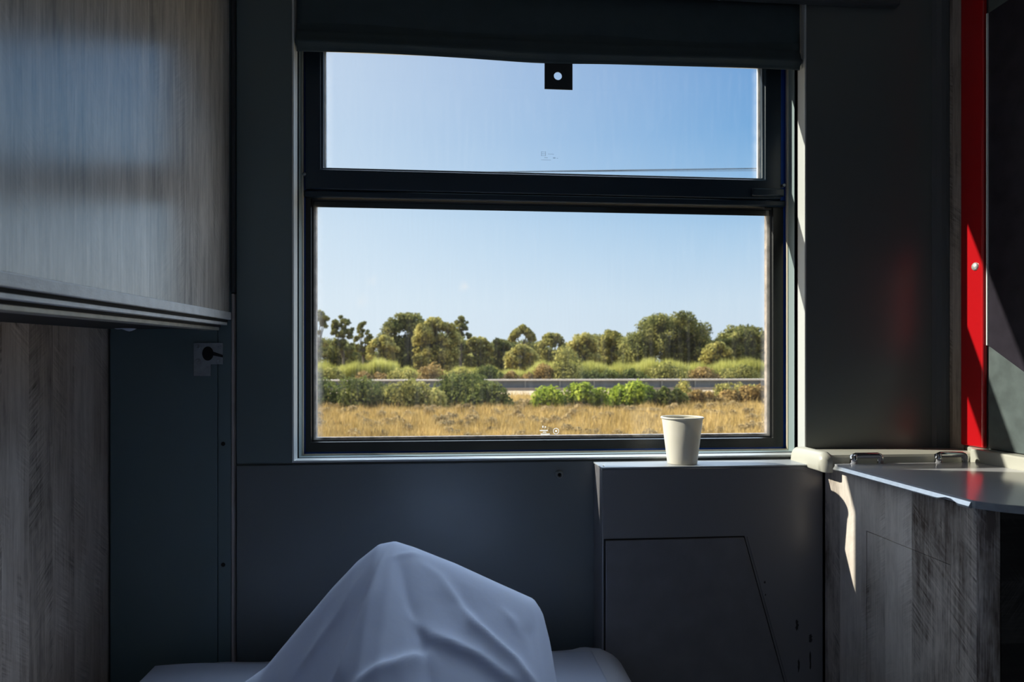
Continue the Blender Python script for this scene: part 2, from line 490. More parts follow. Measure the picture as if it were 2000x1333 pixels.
# right corner: cove, wood strip, red strip, panels on the side wall
bm = B()
prism(bm, [(RX, 1.2255), (RX - 0.004, 1.2255), (RX - 0.0045, 1.233), (RX - 0.0075, 1.241), (RX - 0.014, 1.2465), (RX - 0.022, 1.2495), (RX, 1.2495)], 'z', -0.178, 1.1)
struct('trim_10', bm, mat('cove_grey', (0.10, 0.105, 0.11), 0.4), smooth=False)
bm = B(); box(bm, RX - 0.004, RX, 1.1895, 1.2245, -0.178, 1.1); struct('trim_11', bm, M_wood_low, bevel=0.001)

# ------------------------------------------------------------------ window
W = bpy.data.objects.new('window_1', None); COL.objects.link(W); W.location = (0.193, 1.30, 1 + OZ0); W['kind'] = 'structure'
RECT = (OX0, OX1, OZ0, OZ1)
bm = B(); ring_sweep(bm, RECT, [(0.0025, WY + 0.007), (0.0025, WY - 0.001), (0.0012, WY - 0.0032), (-0.0015, WY - 0.0032), (-0.0022, WY - 0.001), (-0.0022, 1.273)]); obj('outer_trim', bm, M_revl, W)
bm = B(); ring_sweep(bm, RECT, [(-0.0022, 1.273), (0.0, 1.2735), (0.0, 1.2865), (-0.0018, 1.287)]); obj('groove', bm, mat('groove_dark', (0.03, 0.045, 0.055), 0.5), W)
bm = B(); ring_sweep(bm, RECT, [(-0.0018, 1.287), (-0.0022, 1.310)]); obj('reveal', bm, M_teal, W)
bm = B(); ring_sweep(bm, RECT, [(-0.0022, 1.310), (-0.0042, 1.3105), (-0.0046, 1.3165), (-0.0022, 1.3170)]); obj('sealant_bead', bm, M_cream, W)
bm = B(); ring_sweep(bm, RECT, [(-0.0022, 1.3170), (-0.0024, 1.3245), (-0.0120, 1.3250)]); obj('outer_reveal', bm, M_blue, W)
# lower fixed pane in its rubber
LP = (-0.2755, 0.6490, -0.1480, 0.3195)
bm = B()
def frame_around(bm, inner, out4, yf, yb, lip=0.004):
    x0, x1, z0, z1 = inner; ox0, ox1, oz0, oz1 = out4
    def loop(a, y): return [bm.verts.new((x, y, z + CZ)) for x, z in ((a[0], a[2]), (a[1], a[2]), (a[1], a[3]), (a[0], a[3]))]
    mid = (x0 - lip, x1 + lip, z0 - lip, z1 + lip)
    ls = [loop(out4, yb), loop(out4, yf), loop(mid, yf), loop((x0 - lip * 0.6, x1 + lip * 0.6, z0 - lip * 0.6, z1 + lip * 0.6), yf + 0.004), loop(inner, yf + 0.005), loop(inner, yb)]
    for a, b in zip(ls, ls[1:]):
        for k in range(4):
            bm.faces.new((a[k], a[(k + 1) % 4], b[(k + 1) % 4], b[k]))
frame_around(bm, LP, (-0.2895, 0.6745, -0.1705, 0.335), 1.321, 1.333)
obj('rubber_gasket', bm, M_black, W)
# metal spacer round the lower pane
bm = B(); ring_sweep(bm, LP, [(0.0, 1.333), (-0.004, 1.3335), (-0.0045, 1.343)]); obj('spacer', bm, mat('rusty_spacer', (0.22, 0.17, 0.13), 0.6, var=0.6, vscale=70, bump=0.6, bscale=200), W)
bm = B(); box(bm, LP[0] - 0.002, LP[1] + 0.002, 1.3285, 1.3325, LP[2] - 0.002, LP[3] + 0.002); pane = obj('window_pane', bm, M_glass, W)
# opening hopper sash above
UP = (-0.2545, 0.6260, 0.3810, 0.6165)
bm = B()
frame_around(bm, UP, (-0.288, 0.664, 0.338, 0.655), 1.309, 1.331, 0.006)
obj('upper_sash', bm, M_sash, W, bevel=0.003)
bm = B(); ring_sweep(bm, UP, [(0.0, 1.326), (-0.0035, 1.3265), (-0.004, 1.331)]); obj('spacer', bm, M_alu, W)
bm = B(); box(bm, UP[0] - 0.002, UP[1] + 0.002, 1.322, 1.326, UP[2] - 0.002, UP[3] + 0.002); pane2 = obj('window_pane', bm, M_glass, W)
bm = B(); ring_sweep(bm, (-0.288, 0.664, 0.338, 0.655), [(0.030, 1.3315), (0.0, 1.3315)]); obj('sash_backing', bm, M_black, W)
bm = B(); box(bm, -0.2925, 0.6765, 1.3155, 1.3320, 0.640, 0.7275); obj('head_sun_block', bm, M_black, W)  # added behind the blind to block sun leaking over the sash
bm = B(); box(bm, -0.2925, 0.6765, 1.314, 1.333, 0.3235, 0.3370); obj('transom', bm, M_sash, W, bevel=0.003)
bm = B(); box(bm, 0.600, 0.668, 1.302, 1.311, 0.3420, 0.3580); obj('hinge_cover', bm, M_sash, W, bevel=0.003)
for x in (-0.2895, 0.6690):
    bm = B(); lathe(bm, [(0.0001, -0.004), (0.0028, -0.0038), (0.0035, -0.002), (0.0035, 0.006)], (x, 1.309, 0.366 + CZ), 16, 'y'); obj('pivot_pin', bm, M_steel, W, smooth=True)
# etched glass-maker's marks (too faint to read)
M_etch = bpy.data.materials.new('etched_glass'); M_etch.use_nodes = True
N, L = M_etch.node_tree.nodes, M_etch.node_tree.links
_t = N.new('ShaderNodeBsdfTranslucent'); _t.inputs[0].default_value = (0.95, 0.95, 0.92, 1)
_r = N.new('ShaderNodeBsdfTransparent'); _x = N.new('ShaderNodeMixShader'); _x.inputs[0].default_value = 0.34
L.new(_r.outputs[0], _x.inputs[1]); L.new(_t.outputs[0], _x.inputs[2]); L.new(_x.outputs[0], N['Material Output'].inputs[0])
bm = B()
def bar(px0, px1, py0, py1, Y, th=0.0003):
    a = at(px0, py0, Y); c = at(px1, py1, Y)
    box(bm, a.x, c.x, Y - th, Y, min(a.z, c.z) - CZ, max(a.z, c.z) - CZ)
bar(1054, 1070, 840.5, 842.3, 1.3284); bar(1060, 1067, 844, 845.6, 1.3284); bar(1056, 1074, 847.5, 849.4, 1.3284)
bar(1059, 1061.5, 832, 836, 1.3284); bar(1064, 1066, 833, 836, 1.3284)
c = at(1086, 842.5, 1.3284)
plate_with_hole(bm, [(c.x + 0.0062 * math.cos(a), c.z - CZ + 0.0062 * math.sin(a)) for a in np.linspace(0, 2 * math.pi, 24, endpoint=False)],
                [(c.x + 0.0050 * math.cos(a), c.z - CZ + 0.0050 * math.sin(a)) for a in np.linspace(0, 2 * math.pi, 24, endpoint=False)], 'y', 1.3281, 1.3284)
prism(bm, [(c.x + 0.0022 * math.cos(a), c.z - CZ + 0.0022 * math.sin(a)) for a in np.linspace(0, 2 * math.pi, 10, endpoint=False)], 'y', 1.3281, 1.3284)
obj('etched_mark', bm, M_etch, pane)
bm = B()
for q in ((1057, 1066, 296.5, 297.6), (1057, 1066, 300.2, 301.6), (1057, 1066, 304, 305), (1057, 1058, 296, 305), (1065, 1066, 296, 305),
          (1070, 1082, 300.6, 301.8), (1063, 1070, 307.6, 309), (1057, 1076, 312, 313.4), (1080, 1085, 307.5, 310), (1087, 1090, 309, 310)):
    bar(*q, 1.3219)
M_etch2 = mat('etched_glass_dim', (0.10, 0.16, 0.24), 0.7)
N, L = M_etch2.node_tree.nodes, M_etch2.node_tree.links
_r = N.new('ShaderNodeBsdfTransparent'); _x = N.new('ShaderNodeMixShader'); _x.inputs[0].default_value = 0.22
L.new(_r.outputs[0], _x.inputs[1]); L.new(N['Principled BSDF'].outputs[0], _x.inputs[2]); L.new(_x.outputs[0], N['Material Output'].inputs[0])
obj('etched_mark', bm, M_etch2, pane2)

# ------------------------------------------------------------------ blind with its pull tab
T = thing('window_blind', 'dark charcoal fabric blind rolled almost fully up at the top of the window', 'blind', (0.19, 1.26, 1.72))
bm = B()
nx = 60
prof = [(0.745, 1.2600), (0.69, 1.2600), (0.635, 1.2605), (0.6260, 1.2650), (0.6210, 1.2650), (0.6195, 1.2590), (0.611, 1.2560), (0.601, 1.2540), (0.5945, 1.2490), (0.5905, 1.2505), (0.5870, 1.2575), (0.5835, 1.2590), (0.5795, 1.2600), (0.5795, 1.2615), (0.745, 1.2640)]
rows = []
for i in range(nx + 1):
    s = i / nx
    x = -0.2925 + s * (0.6765 + 0.2925)
    sag = 0.0018 * math.sin(s * 9) + 0.003 * math.exp(-((s - 0.47) / 0.10) ** 2) * -1
    rows.append([bm.verts.new((x, y + 0.0012 * math.sin(s * 14 + z * 60), CZ + z + (sag if z < 0.6 else sag * 0.3))) for z, y in prof])
for a, b in zip(rows, rows[1:]):
    for k in range(len(prof)):
        j = (k + 1) % len(prof)
        bm.faces.new((a[k], b[k], b[j], a[j]))
bm.faces.new(rows[0]); bm.faces.new(rows[-1][::-1])
obj('fabric', bm, M_blind, T, smooth=True)
bm = B()
tx0, tx1, tzt, tzb = 0.0, 0.0, 0, 0
a = at(1063.5, 116, 1.262); c = at(1118, 176, 1.262); hc = at(1089.5, 149, 1.262)
n = 32
hole, outer = [], []
rr = 0.0078
for k in range(n):
    an = 2 * math.pi * k / n + math.pi / 4
    hole.append((hc.x + rr * math.cos(an), hc.z - CZ + rr * math.sin(an)))
    dx, dz = math.cos(an), math.sin(an)
    s = 1 / max(abs(dx), abs(dz))
    px_ = (c.x - hc.x) if dx > 0 else (hc.x - a.x)
    pz_ = (a.z - hc.z) if dz > 0 else (hc.z - c.z)
    outer.append((hc.x + dx * s * px_, hc.z - CZ + dz * s * pz_))
plate_with_hole(bm, outer, hole, 'y', 1.2605, 1.2625)
obj('pull_tab', bm, M_tab, T)['label'] = 'square black pull tab with a round hole'

# ------------------------------------------------------------------ ledge box under the window
LZ = -0.185
T = thing('ledge_box', 'grey boxed-in ledge below the window with a white-edged top carrying the cup', 'ledge', (0.47, 1.21, 0.0))
bm = B(); box(bm, 0.2625, 0.6775, 1.1765, WY - 0.0005, -1.0, LZ - 0.0035); obj('body', bm, M_wall_low, T, bevel=0.002)
bm = B(); box(bm, 0.2610, 0.6778, 1.1750, WY - 0.0005, LZ - 0.0030, LZ); obj('top_plate', bm, mat('grey_ledge_top', (0.36, 0.38, 0.40), 0.35, spec=0.6), T, bevel=0.001)
bm = B(); prism(bm, [(0.2655, -0.3140), (0.5265, -0.3140), (0.6130, -0.62), (0.6130, -0.95), (0.2655, -0.95)], 'y', 1.1755, 1.1768); obj('cover_gap', bm, M_dark, T)
bm = B(); prism(bm, [(0.2685, -0.3160), (0.5245, -0.3160), (0.6110, -0.62), (0.6110, -0.948), (0.2685, -0.948)], 'y', 1.1725, 1.1766); 
M_cover = mat('stained_grey_cover', (0.170, 0.165, 0.178), 0.38, var=0.12, vscale=25)
obj('access_cover', bm, M_cover, T, bevel=0.0015)
bm = B(); prism(bm, [(0.5310, -0.3155), (0.5340, -0.3155), (0.6200, -0.62), (0.6170, -0.62)], 'y', 1.1752, 1.1768); obj('crease', bm, M_wall_low, T, bevel=0.0005)
bm = B(); lathe(bm, [(0.0001, 0.0018), (0.002, 0.0016), (0.0028, 0.0)], (0.268, 1.19, CZ + LZ), 14); obj('screw', bm, M_chrome, T, smooth=True)
# dark scuffs on the lower right of the box, raised drips of dirt
random.seed(4)
M_scuff = mat('dark_scuff', (0.022, 0.018, 0.018), 0.6)
for px_, py_, w_, h_ in ((1494, 1138, 5, 4), (1495, 1163, 3, 3), (1557, 1222, 7, 16), (1583, 1247, 9, 14), (1583, 1290, 5, 26), (1560, 1300, 4, 20)):
    bm = B()
    c = at(px_, py_, 1.1762)
    w_, h_ = w_ * 0.0004, h_ * 0.0007
    prism(bm, [(c.x + w_ * math.cos(t) * random.uniform(0.5, 1.3), c.z - CZ + h_ * math.sin(t) * random.uniform(0.6, 1.2)) for t in np.linspace(0, 2 * math.pi, 16, endpoint=False)], 'y', 1.1763, 1.1766)
    obj('scuff', bm, M_scuff, T)['label'] = 'small dark scuff mark'

# rubber stop on the wall
T = thing('rubber_stop', 'small round grey rubber stop with a hole, on the panel below the window', 'bumper', at(1092, 927, 1.249))
c = at(1092, 927, 1.2498)
bm = B(); lathe(bm, [(0.0035, 0.0), (0.0035, -0.006), (0.0048, -0.0085), (0.0066, -0.0080), (0.0074, -0.005), (0.0078, 0.0)], c, 24, 'y'); obj('ring', bm, mat('grey_rubber', (0.22, 0.23, 0.22), 0.5), T, smooth=True)
bm = B(); lathe(bm, [(0.0001, -0.002), (0.0036, -0.002)], c, 16, 'y'); obj('hole', bm, M_dark, T)

# paper cup
CX, CY = 0.4225, 1.2125
T = thing('paper_cup', 'plain cream paper cup standing on the ledge below the window', 'cup', (CX, CY, CZ + LZ))
H = 0.0875
bm = B()
lathe(bm, [(0.0262, 0.0), (0.0272, 0.0), (0.0274, 0.002), (0.0374, H - 0.0035), (0.0370, H - 0.003), (0.0268, 0.0065), (0.0262, 0.0)], (CX, CY, CZ + LZ), 72)
obj('body', bm, M_cup, T, smooth=True)
bm = B(); lathe(bm, [(0.0001, 0.0060), (0.0264, 0.0060), (0.0264, 0.0072), (0.0001, 0.0072)], (CX, CY, CZ + LZ), 48); obj('base_disc', bm, M_cup, T)
bm = B()
lathe(bm, [(0.0379 + 0.0017 * math.cos(t), H - 0.0022 + 0.0019 * math.sin(t)) for t in np.linspace(0, 2 * math.pi, 13)], (CX, CY, CZ + LZ), 72)
obj('rolled_rim', bm, M_cup, T, smooth=True)

# ------------------------------------------------------------------ upper bunk, folded up at the left
T = thing('upper_bunk', 'upper bunk with a grey wood-grain side panel and ribbed aluminium bottom edge', 'bunk bed', (-0.5, 0.4, 1.08))
def bunk_z(y): return 0.0925 - 0.0105 * (1.235 - y) / 0.6       # its bottom edge drops slightly towards the doorway
PX = -0.4045; Y0, Y1 = -0.75, 1.236
def yz_prism(bm, x0, x1, dz0, dz1, y0=Y0, y1=Y1):
    v = []
    for y in (y0, y1):
        for x, z in ((x0, dz0), (x1, dz0), (x1, dz1), (x0, dz1)):
            v.append(bm.verts.new((x, y, CZ + bunk_z(y) + z)))
    for f in ((0, 1, 2, 3), (7, 6, 5, 4), (0, 4, 5, 1), (1, 5, 6, 2), (2, 6, 7, 3), (3, 7, 4, 0)):
        bm.faces.new([v[i] for i in f])
bm = B(); yz_prism(bm, PX - 0.022, PX, 0.0, 0.86); obj('side_panel', bm, M_wood_bunk, T, bevel=0.002)
bm = B(); yz_prism(bm, PX - 0.022, PX + 0.0035, -0.0125, 0.0012, y1=Y1 - 0.002); obj('edge_trim', bm, M_aluw, T, bevel=0.0012)
bm = B(); yz_prism(bm, PX - 0.022, PX - 0.0015, -0.0175, -0.0120, y1=Y1 - 0.006); obj('edge_groove', bm, M_dark, T)
bm = B(); yz_prism(bm, PX - 0.022, PX - 0.002, -0.0225, -0.0165, y1=Y1 - 0.006); obj('edge_trim', bm, M_aluw, T, bevel=0.0008)
bm = B(); yz_prism(bm, PX - 0.030, PX - 0.012, -0.0265, -0.0224, y1=Y1 - 0.010); obj('edge_groove', bm, M_dark, T)
bm = B(); yz_prism(bm, PX - 0.040, PX - 0.014, -0.0320, -0.0260, y1=Y1 - 0.012); obj('edge_trim', bm, mat('warm_aluminium', (0.50, 0.49, 0.44), 0.4, metal=0.3, var=0.2, vscale=60), T, bevel=0.0008)
bm = B(); yz_prism(bm, LX + 0.004, PX - 0.036, -0.030, 0.03, y1=Y1 - 0.012); obj('underside', bm, mat('dark_bunk_underside', (0.03, 0.03, 0.032), 0.7), T)
# white bedding peeping out below the bunk
for nm, lab, pxs, pys, ww, hh in (('pillow', 'larger sliver of white pillow peeping out below the upper bunk near the lock plate', 246, 638.5, 0.021, 0.0085), ('cloth', 'smaller sliver of white cloth peeping out below the upper bunk at the corner', 190, 633.0, 0.010, 0.0075)):
    Yc = 1.205
    c = at(pxs, pys, Yc)
    bm = B()
    bmesh.ops.create_uvsphere(bm, u_segments=24, v_segments=12, radius=1.0)
    for v in bm.verts:
        v.co = Vector((c.x + v.co.x * ww * (1 + 0.12 * math.sin(v.co.y * 5 + v.co.z * 4)), c.y + v.co.y * 0.018, c.z + 0.002 + v.co.z * hh * (1 + 0.25 * math.sin(v.co.x * 5))))
    o = obj(nm, bm, M_matt, smooth=True, origin=c)
    tag(o, lab, 'bedding')

# steel lock plate on the panel under the bunk
c0 = at(379, 670, 1.243); c1 = at(435.5, 712, 1.243); c2 = at(412, 735, 1.243)
T = thing('lock_plate', 'L-shaped steel lock plate with keyhole, screwed to the dark panel below the bunk', 'lock', ((c0.x + c1.x) / 2, 1.243, c2.z))
bm = B(); prism(bm, [(c0.x, c0.z - CZ), (c1.x, c0.z - CZ), (c1.x, c1.z - CZ), (c2.x, c1.z - CZ), (c2.x, c2.z - CZ), (c0.x, c2.z - CZ)], 'y', 1.2405, 1.2440); obj('plate', bm, M_steel, T, bevel=0.0006)
kc = at(406, 691, 1.2405)
bm = B()
outl = [(kc.x + 0.0098 * math.cos(t), kc.z - CZ + 0.0128 * math.sin(t)) for t in np.linspace(0.28, 2 * math.pi - 0.28, 26)]
outl = outl + [(kc.x + 0.026, kc.z - CZ - 0.0070), (kc.x + 0.026, kc.z - CZ - 0.0025)]
prism(bm, outl, 'y', 1.2400, 1.2410); obj('keyhole', bm, M_dark, T)
for px_, py_ in ((386.5, 677.5), (427.5, 677.5), (386.5, 706), (427.5, 706)):
    s = at(px_, py_, 1.2403)
    bm = B(); lathe(bm, [(0.0001, -0.0002), (0.0014, -0.0002), (0.0016, -0.0011), (0.0040, -0.0009), (0.0048, 0.0003)], s, 18, 'y'); obj('screw', bm, M_steel, T, smooth=True)

# ------------------------------------------------------------------ mattress and bed
MZ = -0.512
T = thing('mattress', 'low mattress under a white fitted sheet, its foot against the window wall', 'mattress', (-0.13, 0.5, CZ + MZ - 0.14))
rng = np.random.default_rng(3)
def mesh_grid(name, X, Y, Z, m, parent=None, loc=None):
    off = Vector((0, 0, 0)) if parent is None else parent.location
    if parent is None and loc is not None: off = Vector(loc)
    ny, nx_ = X.shape
    co = np.stack([X - off.x, Y - off.y, Z - off.z], -1).reshape(-1, 3)
    idx = np.arange(ny * nx_).reshape(ny, nx_)
    f = np.stack([idx[:-1, :-1], idx[:-1, 1:], idx[1:, 1:], idx[1:, :-1]], -1).reshape(-1, 4)
    me = bpy.data.meshes.new(name); me.from_pydata(co.tolist(), [], f.tolist())
    for p in me.polygons: p.use_smooth = True
    o = link_obj(name, me, m, parent)
    if parent is None: o.location = off
    return o
# rounded slab: across-profile swept along Y
mx0, mx1 = -0.565, 0.305
prof = []
R_ = 0.055
for a in np.linspace(-90, 90, 4): pass
def arc(cx, cz, a0, a1, n): return [(cx + R_ * math.cos(math.radians(t)), cz + R_ * math.sin(math.radians(t))) for t in np.linspace(a0, a1, n)]
prof = [(mx0, -0.66)] + arc(mx0 + R_, MZ - R_, 180, 90, 9) + [(x, MZ) for x in np.linspace(mx0 + R_, mx1 - R_, 60)[1:-1]] + arc(mx1 - R_, MZ - R_, 90, 0, 9) + [(mx1, -0.66)]
ys = np.concatenate([np.linspace(-0.7, 1.17, 90), 1.17 + 0.055 * np.sin(np.linspace(0.12, math.pi / 2, 9))])
drop = np.concatenate([np.zeros(90), 0.055 * (1 - np.cos(np.linspace(0.12, math.pi / 2, 9)))])
PXa = np.array([p[0] for p in prof]); PZa = np.array([p[1] for p in prof])
Xg, Yg = np.meshgrid(PXa, ys)
Zg = PZa[None, :] - drop[:, None] * (PZa[None, :] > -0.60)
cx_ = np.clip((Xg - mx0) / (mx1 - mx0), 0, 1)
wr = 0.0022 * np.sin(Xg * 31 + 3 * np.sin(Yg * 7)) * np.sin(Yg * 19 + Xg * 8) + 0.0035 * np.exp(-((Xg - 0.22 - 0.25 * (Yg - 1.15)) / 0.012) ** 2) + 0.003 * np.exp(-((Xg + 0.48 - 0.5 * (Yg - 1.15)) / 0.015) ** 2)
edge_fall = -0.035 * np.clip((-0.40 - Xg) / 0.165, 0, 1) ** 1.5
Zg = Zg + (wr + edge_fall) * (PZa[None, :] > -0.60)
mesh_grid('fitted_sheet', Xg, Yg, Zg + CZ, M_matt, T)
bm = B(); box(bm, mx0 + 0.006, mx1 - 0.006, -0.7, 1.215, -0.652, -0.585); obj('core', bm, M_matt, T)
T = thing('lower_bunk', 'dark lower bunk base carrying the mattress', 'bed', (-0.13, 0.5, 0.0))
bm = B(); box(bm, LX + 0.004, mx1 - 0.01, -0.72, 1.235, -1.0, -0.653); obj('base', bm, mat('dark_bunk_base', (0.03, 0.032, 0.036), 0.6), T, bevel=0.004)

# sheet tented over the raised knees
xs = np.linspace(-0.50, 0.24, 230); yy = np.linspace(0.30, 1.16, 240)
Xs, Ys = np.meshgrid(xs, yy)
hp = [(-0.50, -0.515), (-0.42, -0.505), (-0.35, -0.470), (-0.243, -0.392), (-0.200, -0.340), (-0.157, -0.289), (-0.125, -0.255), (-0.098, -0.2335), (-0.078, -0.2295),
      (-0.055, -0.2365), (0.0, -0.2580), (0.055, -0.2830), (0.100, -0.3030), (0.110, -0.3180), (0.117, -0.345), (0.126, -0.40), (0.136, -0.46), (0.148, -0.515), (0.24, -0.53)]
def ridge_z(x): return np.interp(x, [p[0] for p in hp], [p[1] for p in hp])
def ridge_y(x): return 0.865 - 0.10 * (x + 0.08)
def sabs(v, e): return np.sqrt(v * v + e * e) - e
def base_h(x, y):
    d = y - ridge_y(x)
    k = 0.30
    fr = np.where(d < 0, 0.50, 0.85)
    return ridge_z(x) - fr * sabs(d, 0.02)
def on_sheet(px, py):                       # where a sight line meets the tent
    dx, dy, dz = ray(px, py)
    lo = None
    for t in np.linspace(0.35, 1.0, 1300):
        if dz * t < base_h(dx * t, dy * t):
            return np.array([dx * t, dy * t])
    return np.array([dx * 0.84, dy * 0.84])
Zs = base_h(Xs, Ys)
def fold(pts, amp, width, skew=0.0):
    global Zs
    P = [on_sheet(*p) for p in pts]
    best = np.full(Xs.shape, 1e9); par = np.zeros(Xs.shape); side = np.zeros(Xs.shape)
    for i, (a, b) in enumerate(zip(P, P[1:])):
        ab = b - a; L2 = (ab ** 2).sum() + 1e-12
        t = np.clip(((Xs - a[0]) * ab[0] + (Ys - a[1]) * ab[1]) / L2, 0, 1)
        ddx, ddy = Xs - a[0] - t * ab[0], Ys - a[1] - t * ab[1]
        d = np.hypot(ddx, ddy); mk = d < best
        best = np.where(mk, d, best); par = np.where(mk, (i + t) / (len(P) - 1), par)
        side = np.where(mk, np.sign(ab[0] * ddy - ab[1] * ddx), side)
    am = np.interp(par, np.linspace(0, 1, len(amp)), amp)
    wd = width * (1 + skew * side)
    Zs += am * np.exp(-np.abs(best / wd) ** 1.35)
fold([(762, 1071), (744, 1108), (722, 1170), (694, 1240), (672, 1300), (660, 1333)], [0.0, 0.005, 0.009, 0.011, 0.012, 0.012], 0.010, 0.45)
fold([(768, 1072), (785, 1120), (798, 1180), (822, 1240), (838, 1333)], [0.0, -0.003, -0.005, -0.005, -0.005], 0.011)
fold([(800, 1085), (860, 1130), (895, 1180), (925, 1225), (965, 1262), (1008, 1300), (1032, 1333)], [0.0, 0.002, 0.006, 0.010, 0.010, 0.010, 0.010], 0.010, -0.4)
fold([(775, 1150), (800, 1205), (845, 1248), (885, 1268), (935, 1292), (990, 1333)], [0.0, 0.002, 0.005, 0.0075, 0.007, 0.006], 0.009, 0.35)
fold([(850, 1272), (815, 1288), (770, 1307), (725, 1324), (695, 1345)], [0.0, 0.006, 0.008, 0.008, 0.006], 0.009, 0.3)
fold([(975, 1185), (1000, 1215), (1018, 1250)], [0.0, 0.003, 0.0], 0.005)
fold([(1045, 1195), (1035, 1240), (1045, 1300)], [0.0, -0.003, 0.0], 0.006)
fold([(735, 1085), (700, 1140), (655, 1215), (600, 1290)], [0.0, 0.003, 0.004, 0.004], 0.013)
fold([(900, 1140), (905, 1190), (915, 1240)], [0.0, -0.004, 0.0], 0.016)
fold([(830, 1090), (805, 1084), (780, 1088), (752, 1104)], [0.0, 0.0022, 0.0022, 0.0], 0.0035)
floor_ = MZ + 0.006 + 0.003 * np.sin(Xs * 24 + 5 * Ys) * np.sin(Ys * 17)
kk = 0.012
Zs = kk * np.logaddexp(Zs / kk, floor_ / kk)
mesh = mesh_grid('bed_sheet', Xs, Ys, Zs + CZ, M_sheet, None, (-0.13, 0.7, CZ + MZ))
tag(mesh, 'loose white bed sheet tented over raised knees on the mattress', 'sheet')
sd = mesh.modifiers.new('thickness', 'SOLIDIFY'); sd.thickness = 0.0012; sd.offset = 1

# ------------------------------------------------------------------ washstand cabinet at the right
T = thing('washstand', 'distressed grey wood washstand cabinet with a hinged grey lid, right of the window', 'cabinet', (0.82, 1.02, 0.0))
CXL = 0.680; CF = 0.800; CB = 1.1745; CT = -0.189
hy0, hy1, hz0, hz1 = 0.864, 1.050, -0.90, -0.2775
bm = B()
def cab_outline(x_in=0.0):
    pts = [(RX - 0.002, CB), (CXL, CB)]
    pts += [(CXL, 0.826)]
    for t in np.linspace(180, 270, 7)[1:]:
        pts.append((CXL + 0.024 + 0.024 * math.cos(math.radians(t)), CF + 0.024 + 0.024 * math.sin(math.radians(t))))
    pts.append((RX - 0.002, CF))
    return pts
# side boards around the hatch, then the rounded front corner
g = 0.0012
box(bm, CXL, CXL + 0.018, 0.828, CB, hz1 + g, CT)
box(bm, CXL, CXL + 0.018, 0.828, hy0 - g, hz0 - g, hz1 + g)
box(bm, CXL, CXL + 0.018, hy1 + g, CB, hz0 - g, hz1 + g)
box(bm, CXL, CXL + 0.018, 0.828, CB, -1.0, hz0 - g)
obj('side_panel', bm, M_wood_cab, T)
bm = B()
arcp = [(CXL, 0.828)] + [(CXL + 0.026 + 0.026 * math.cos(math.radians(t)), CF + 0.028 + 0.028 * math.sin(math.radians(t))) for t in np.linspace(180, 255, 8)]
prism(bm, arcp + [(CXL + 0.03, 0.828)], 'z', -1.0, CT)
obj('corner_post', bm, M_wood_cab, T, smooth=False)
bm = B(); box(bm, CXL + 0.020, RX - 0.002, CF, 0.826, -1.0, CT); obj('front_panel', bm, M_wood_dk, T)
bm = B(); box(bm, CXL + 0.0185, CXL + 0.022, 0.835, CB, -0.98, CT - 0.002); obj('inner_lining', bm, M_dark, T)
bm = B(); box(bm, CXL + 0.0005, CXL + 0.016, hy0, hy1, hz0, hz1); obj('hatch', bm, M_wood_cab, T, bevel=0.0004)
bm = B(); box(bm, CXL + 0.006, RX - 0.003, 0.806, CB - 0.003, CT - 0.001, CT + 0.003); obj('shadow_gap', bm, M_dark, T)
# surround rail: back piece with a bulbous left end, and the piece along the side wall
RZ0, RZ1 = -0.1865, -0.1600
bm = B()
sec = [(1.2450, RZ0), (1.2450, -0.1660), (1.2000, -0.1622), (1.1525, -0.1622), (1.1475, -0.1640), (1.1450, -0.1680), (1.1445, RZ0)]
prism(bm, sec, 'x', 0.6600, RX - 0.003)
obj('back_rail', bm, M_rail, T)
# the rail's rounded left arm: a bulb that wraps forward down to the lid
bm = B()
rowsA = []
for x, k in ((0.6455, 0.0), (0.6465, 0.45), (0.6500, 0.78), (0.6550, 0.95), (0.6610, 1.0), (0.6670, 0.93), (0.6730, 0.74), (0.6800, 0.50), (0.6880, 0.30), (0.6980, 0.16)):
    zt_ = -0.1800 + k * 0.0235
    zb_ = -0.1880 - (0.0045 * k if x < 0.668 else 0.0)
    yf = 1.1275 if x <= 0.6670 else 1.1445 - 0.002
    if x < 0.652: yf += (0.652 - x) * 1.6
    rowsA.append([bm.verts.new((x, y, z + CZ)) for y, z in ((1.2350, zb_), (1.2350, zt_ - 0.003), (1.2150, zt_), (yf + 0.016, zt_), (yf + 0.006, zt_ - 0.0035 * k), (yf, zt_ - 0.012 * k), (yf, zb_))])
for a, b in zip(rowsA, rowsA[1:]):
    n_ = len(a)
    for k in range(n_):
        bm.faces.new((a[k], a[(k + 1) % n_], b[(k + 1) % n_], b[k]))
bm.faces.new(rowsA[0]); bm.faces.new(rowsA[-1][::-1])
o = obj('rail_arm', bm, M_rail, T, smooth=True)
try: o.data.set_sharp_from_angle(angle=math.radians(50))
except Exception: pass
bm = B(); prism(bm, [(0.9360, 1.1390), (0.9460, 1.1500), (RX - 0.0010, 1.1880), (RX - 0.0010, 0.76), (0.9360, 0.76)], 'z', RZ0, -0.1540); obj('side_rail', bm, M_rail, T, bevel=0.003, seg=3)
# lid
lt, lb = -0.1765, -0.1865
lidp = [(0.6675, 1.1255), (0.6675, 0.8120)]
front = [(0.6695, 0.8060), (0.6760, 0.7950), (0.6880, 0.7810), (0.7050, 0.7690), (0.7300, 0.7590), (0.7600, 0.7520), (0.8000, 0.7480), (0.8700, 0.7460), (0.9350, 0.7460)]
bm = B(); prism(bm, [(0.6685, 1.1255), (0.6685, 0.8120)] + [(x + 0.001, y + 0.001) for x, y in front] + [(0.9350, 1.1255)], 'z', lt - 0.003, lt); LID = obj('lid', bm, M_lid, T)
LID['label'] = 'glossy grey hinged lid'
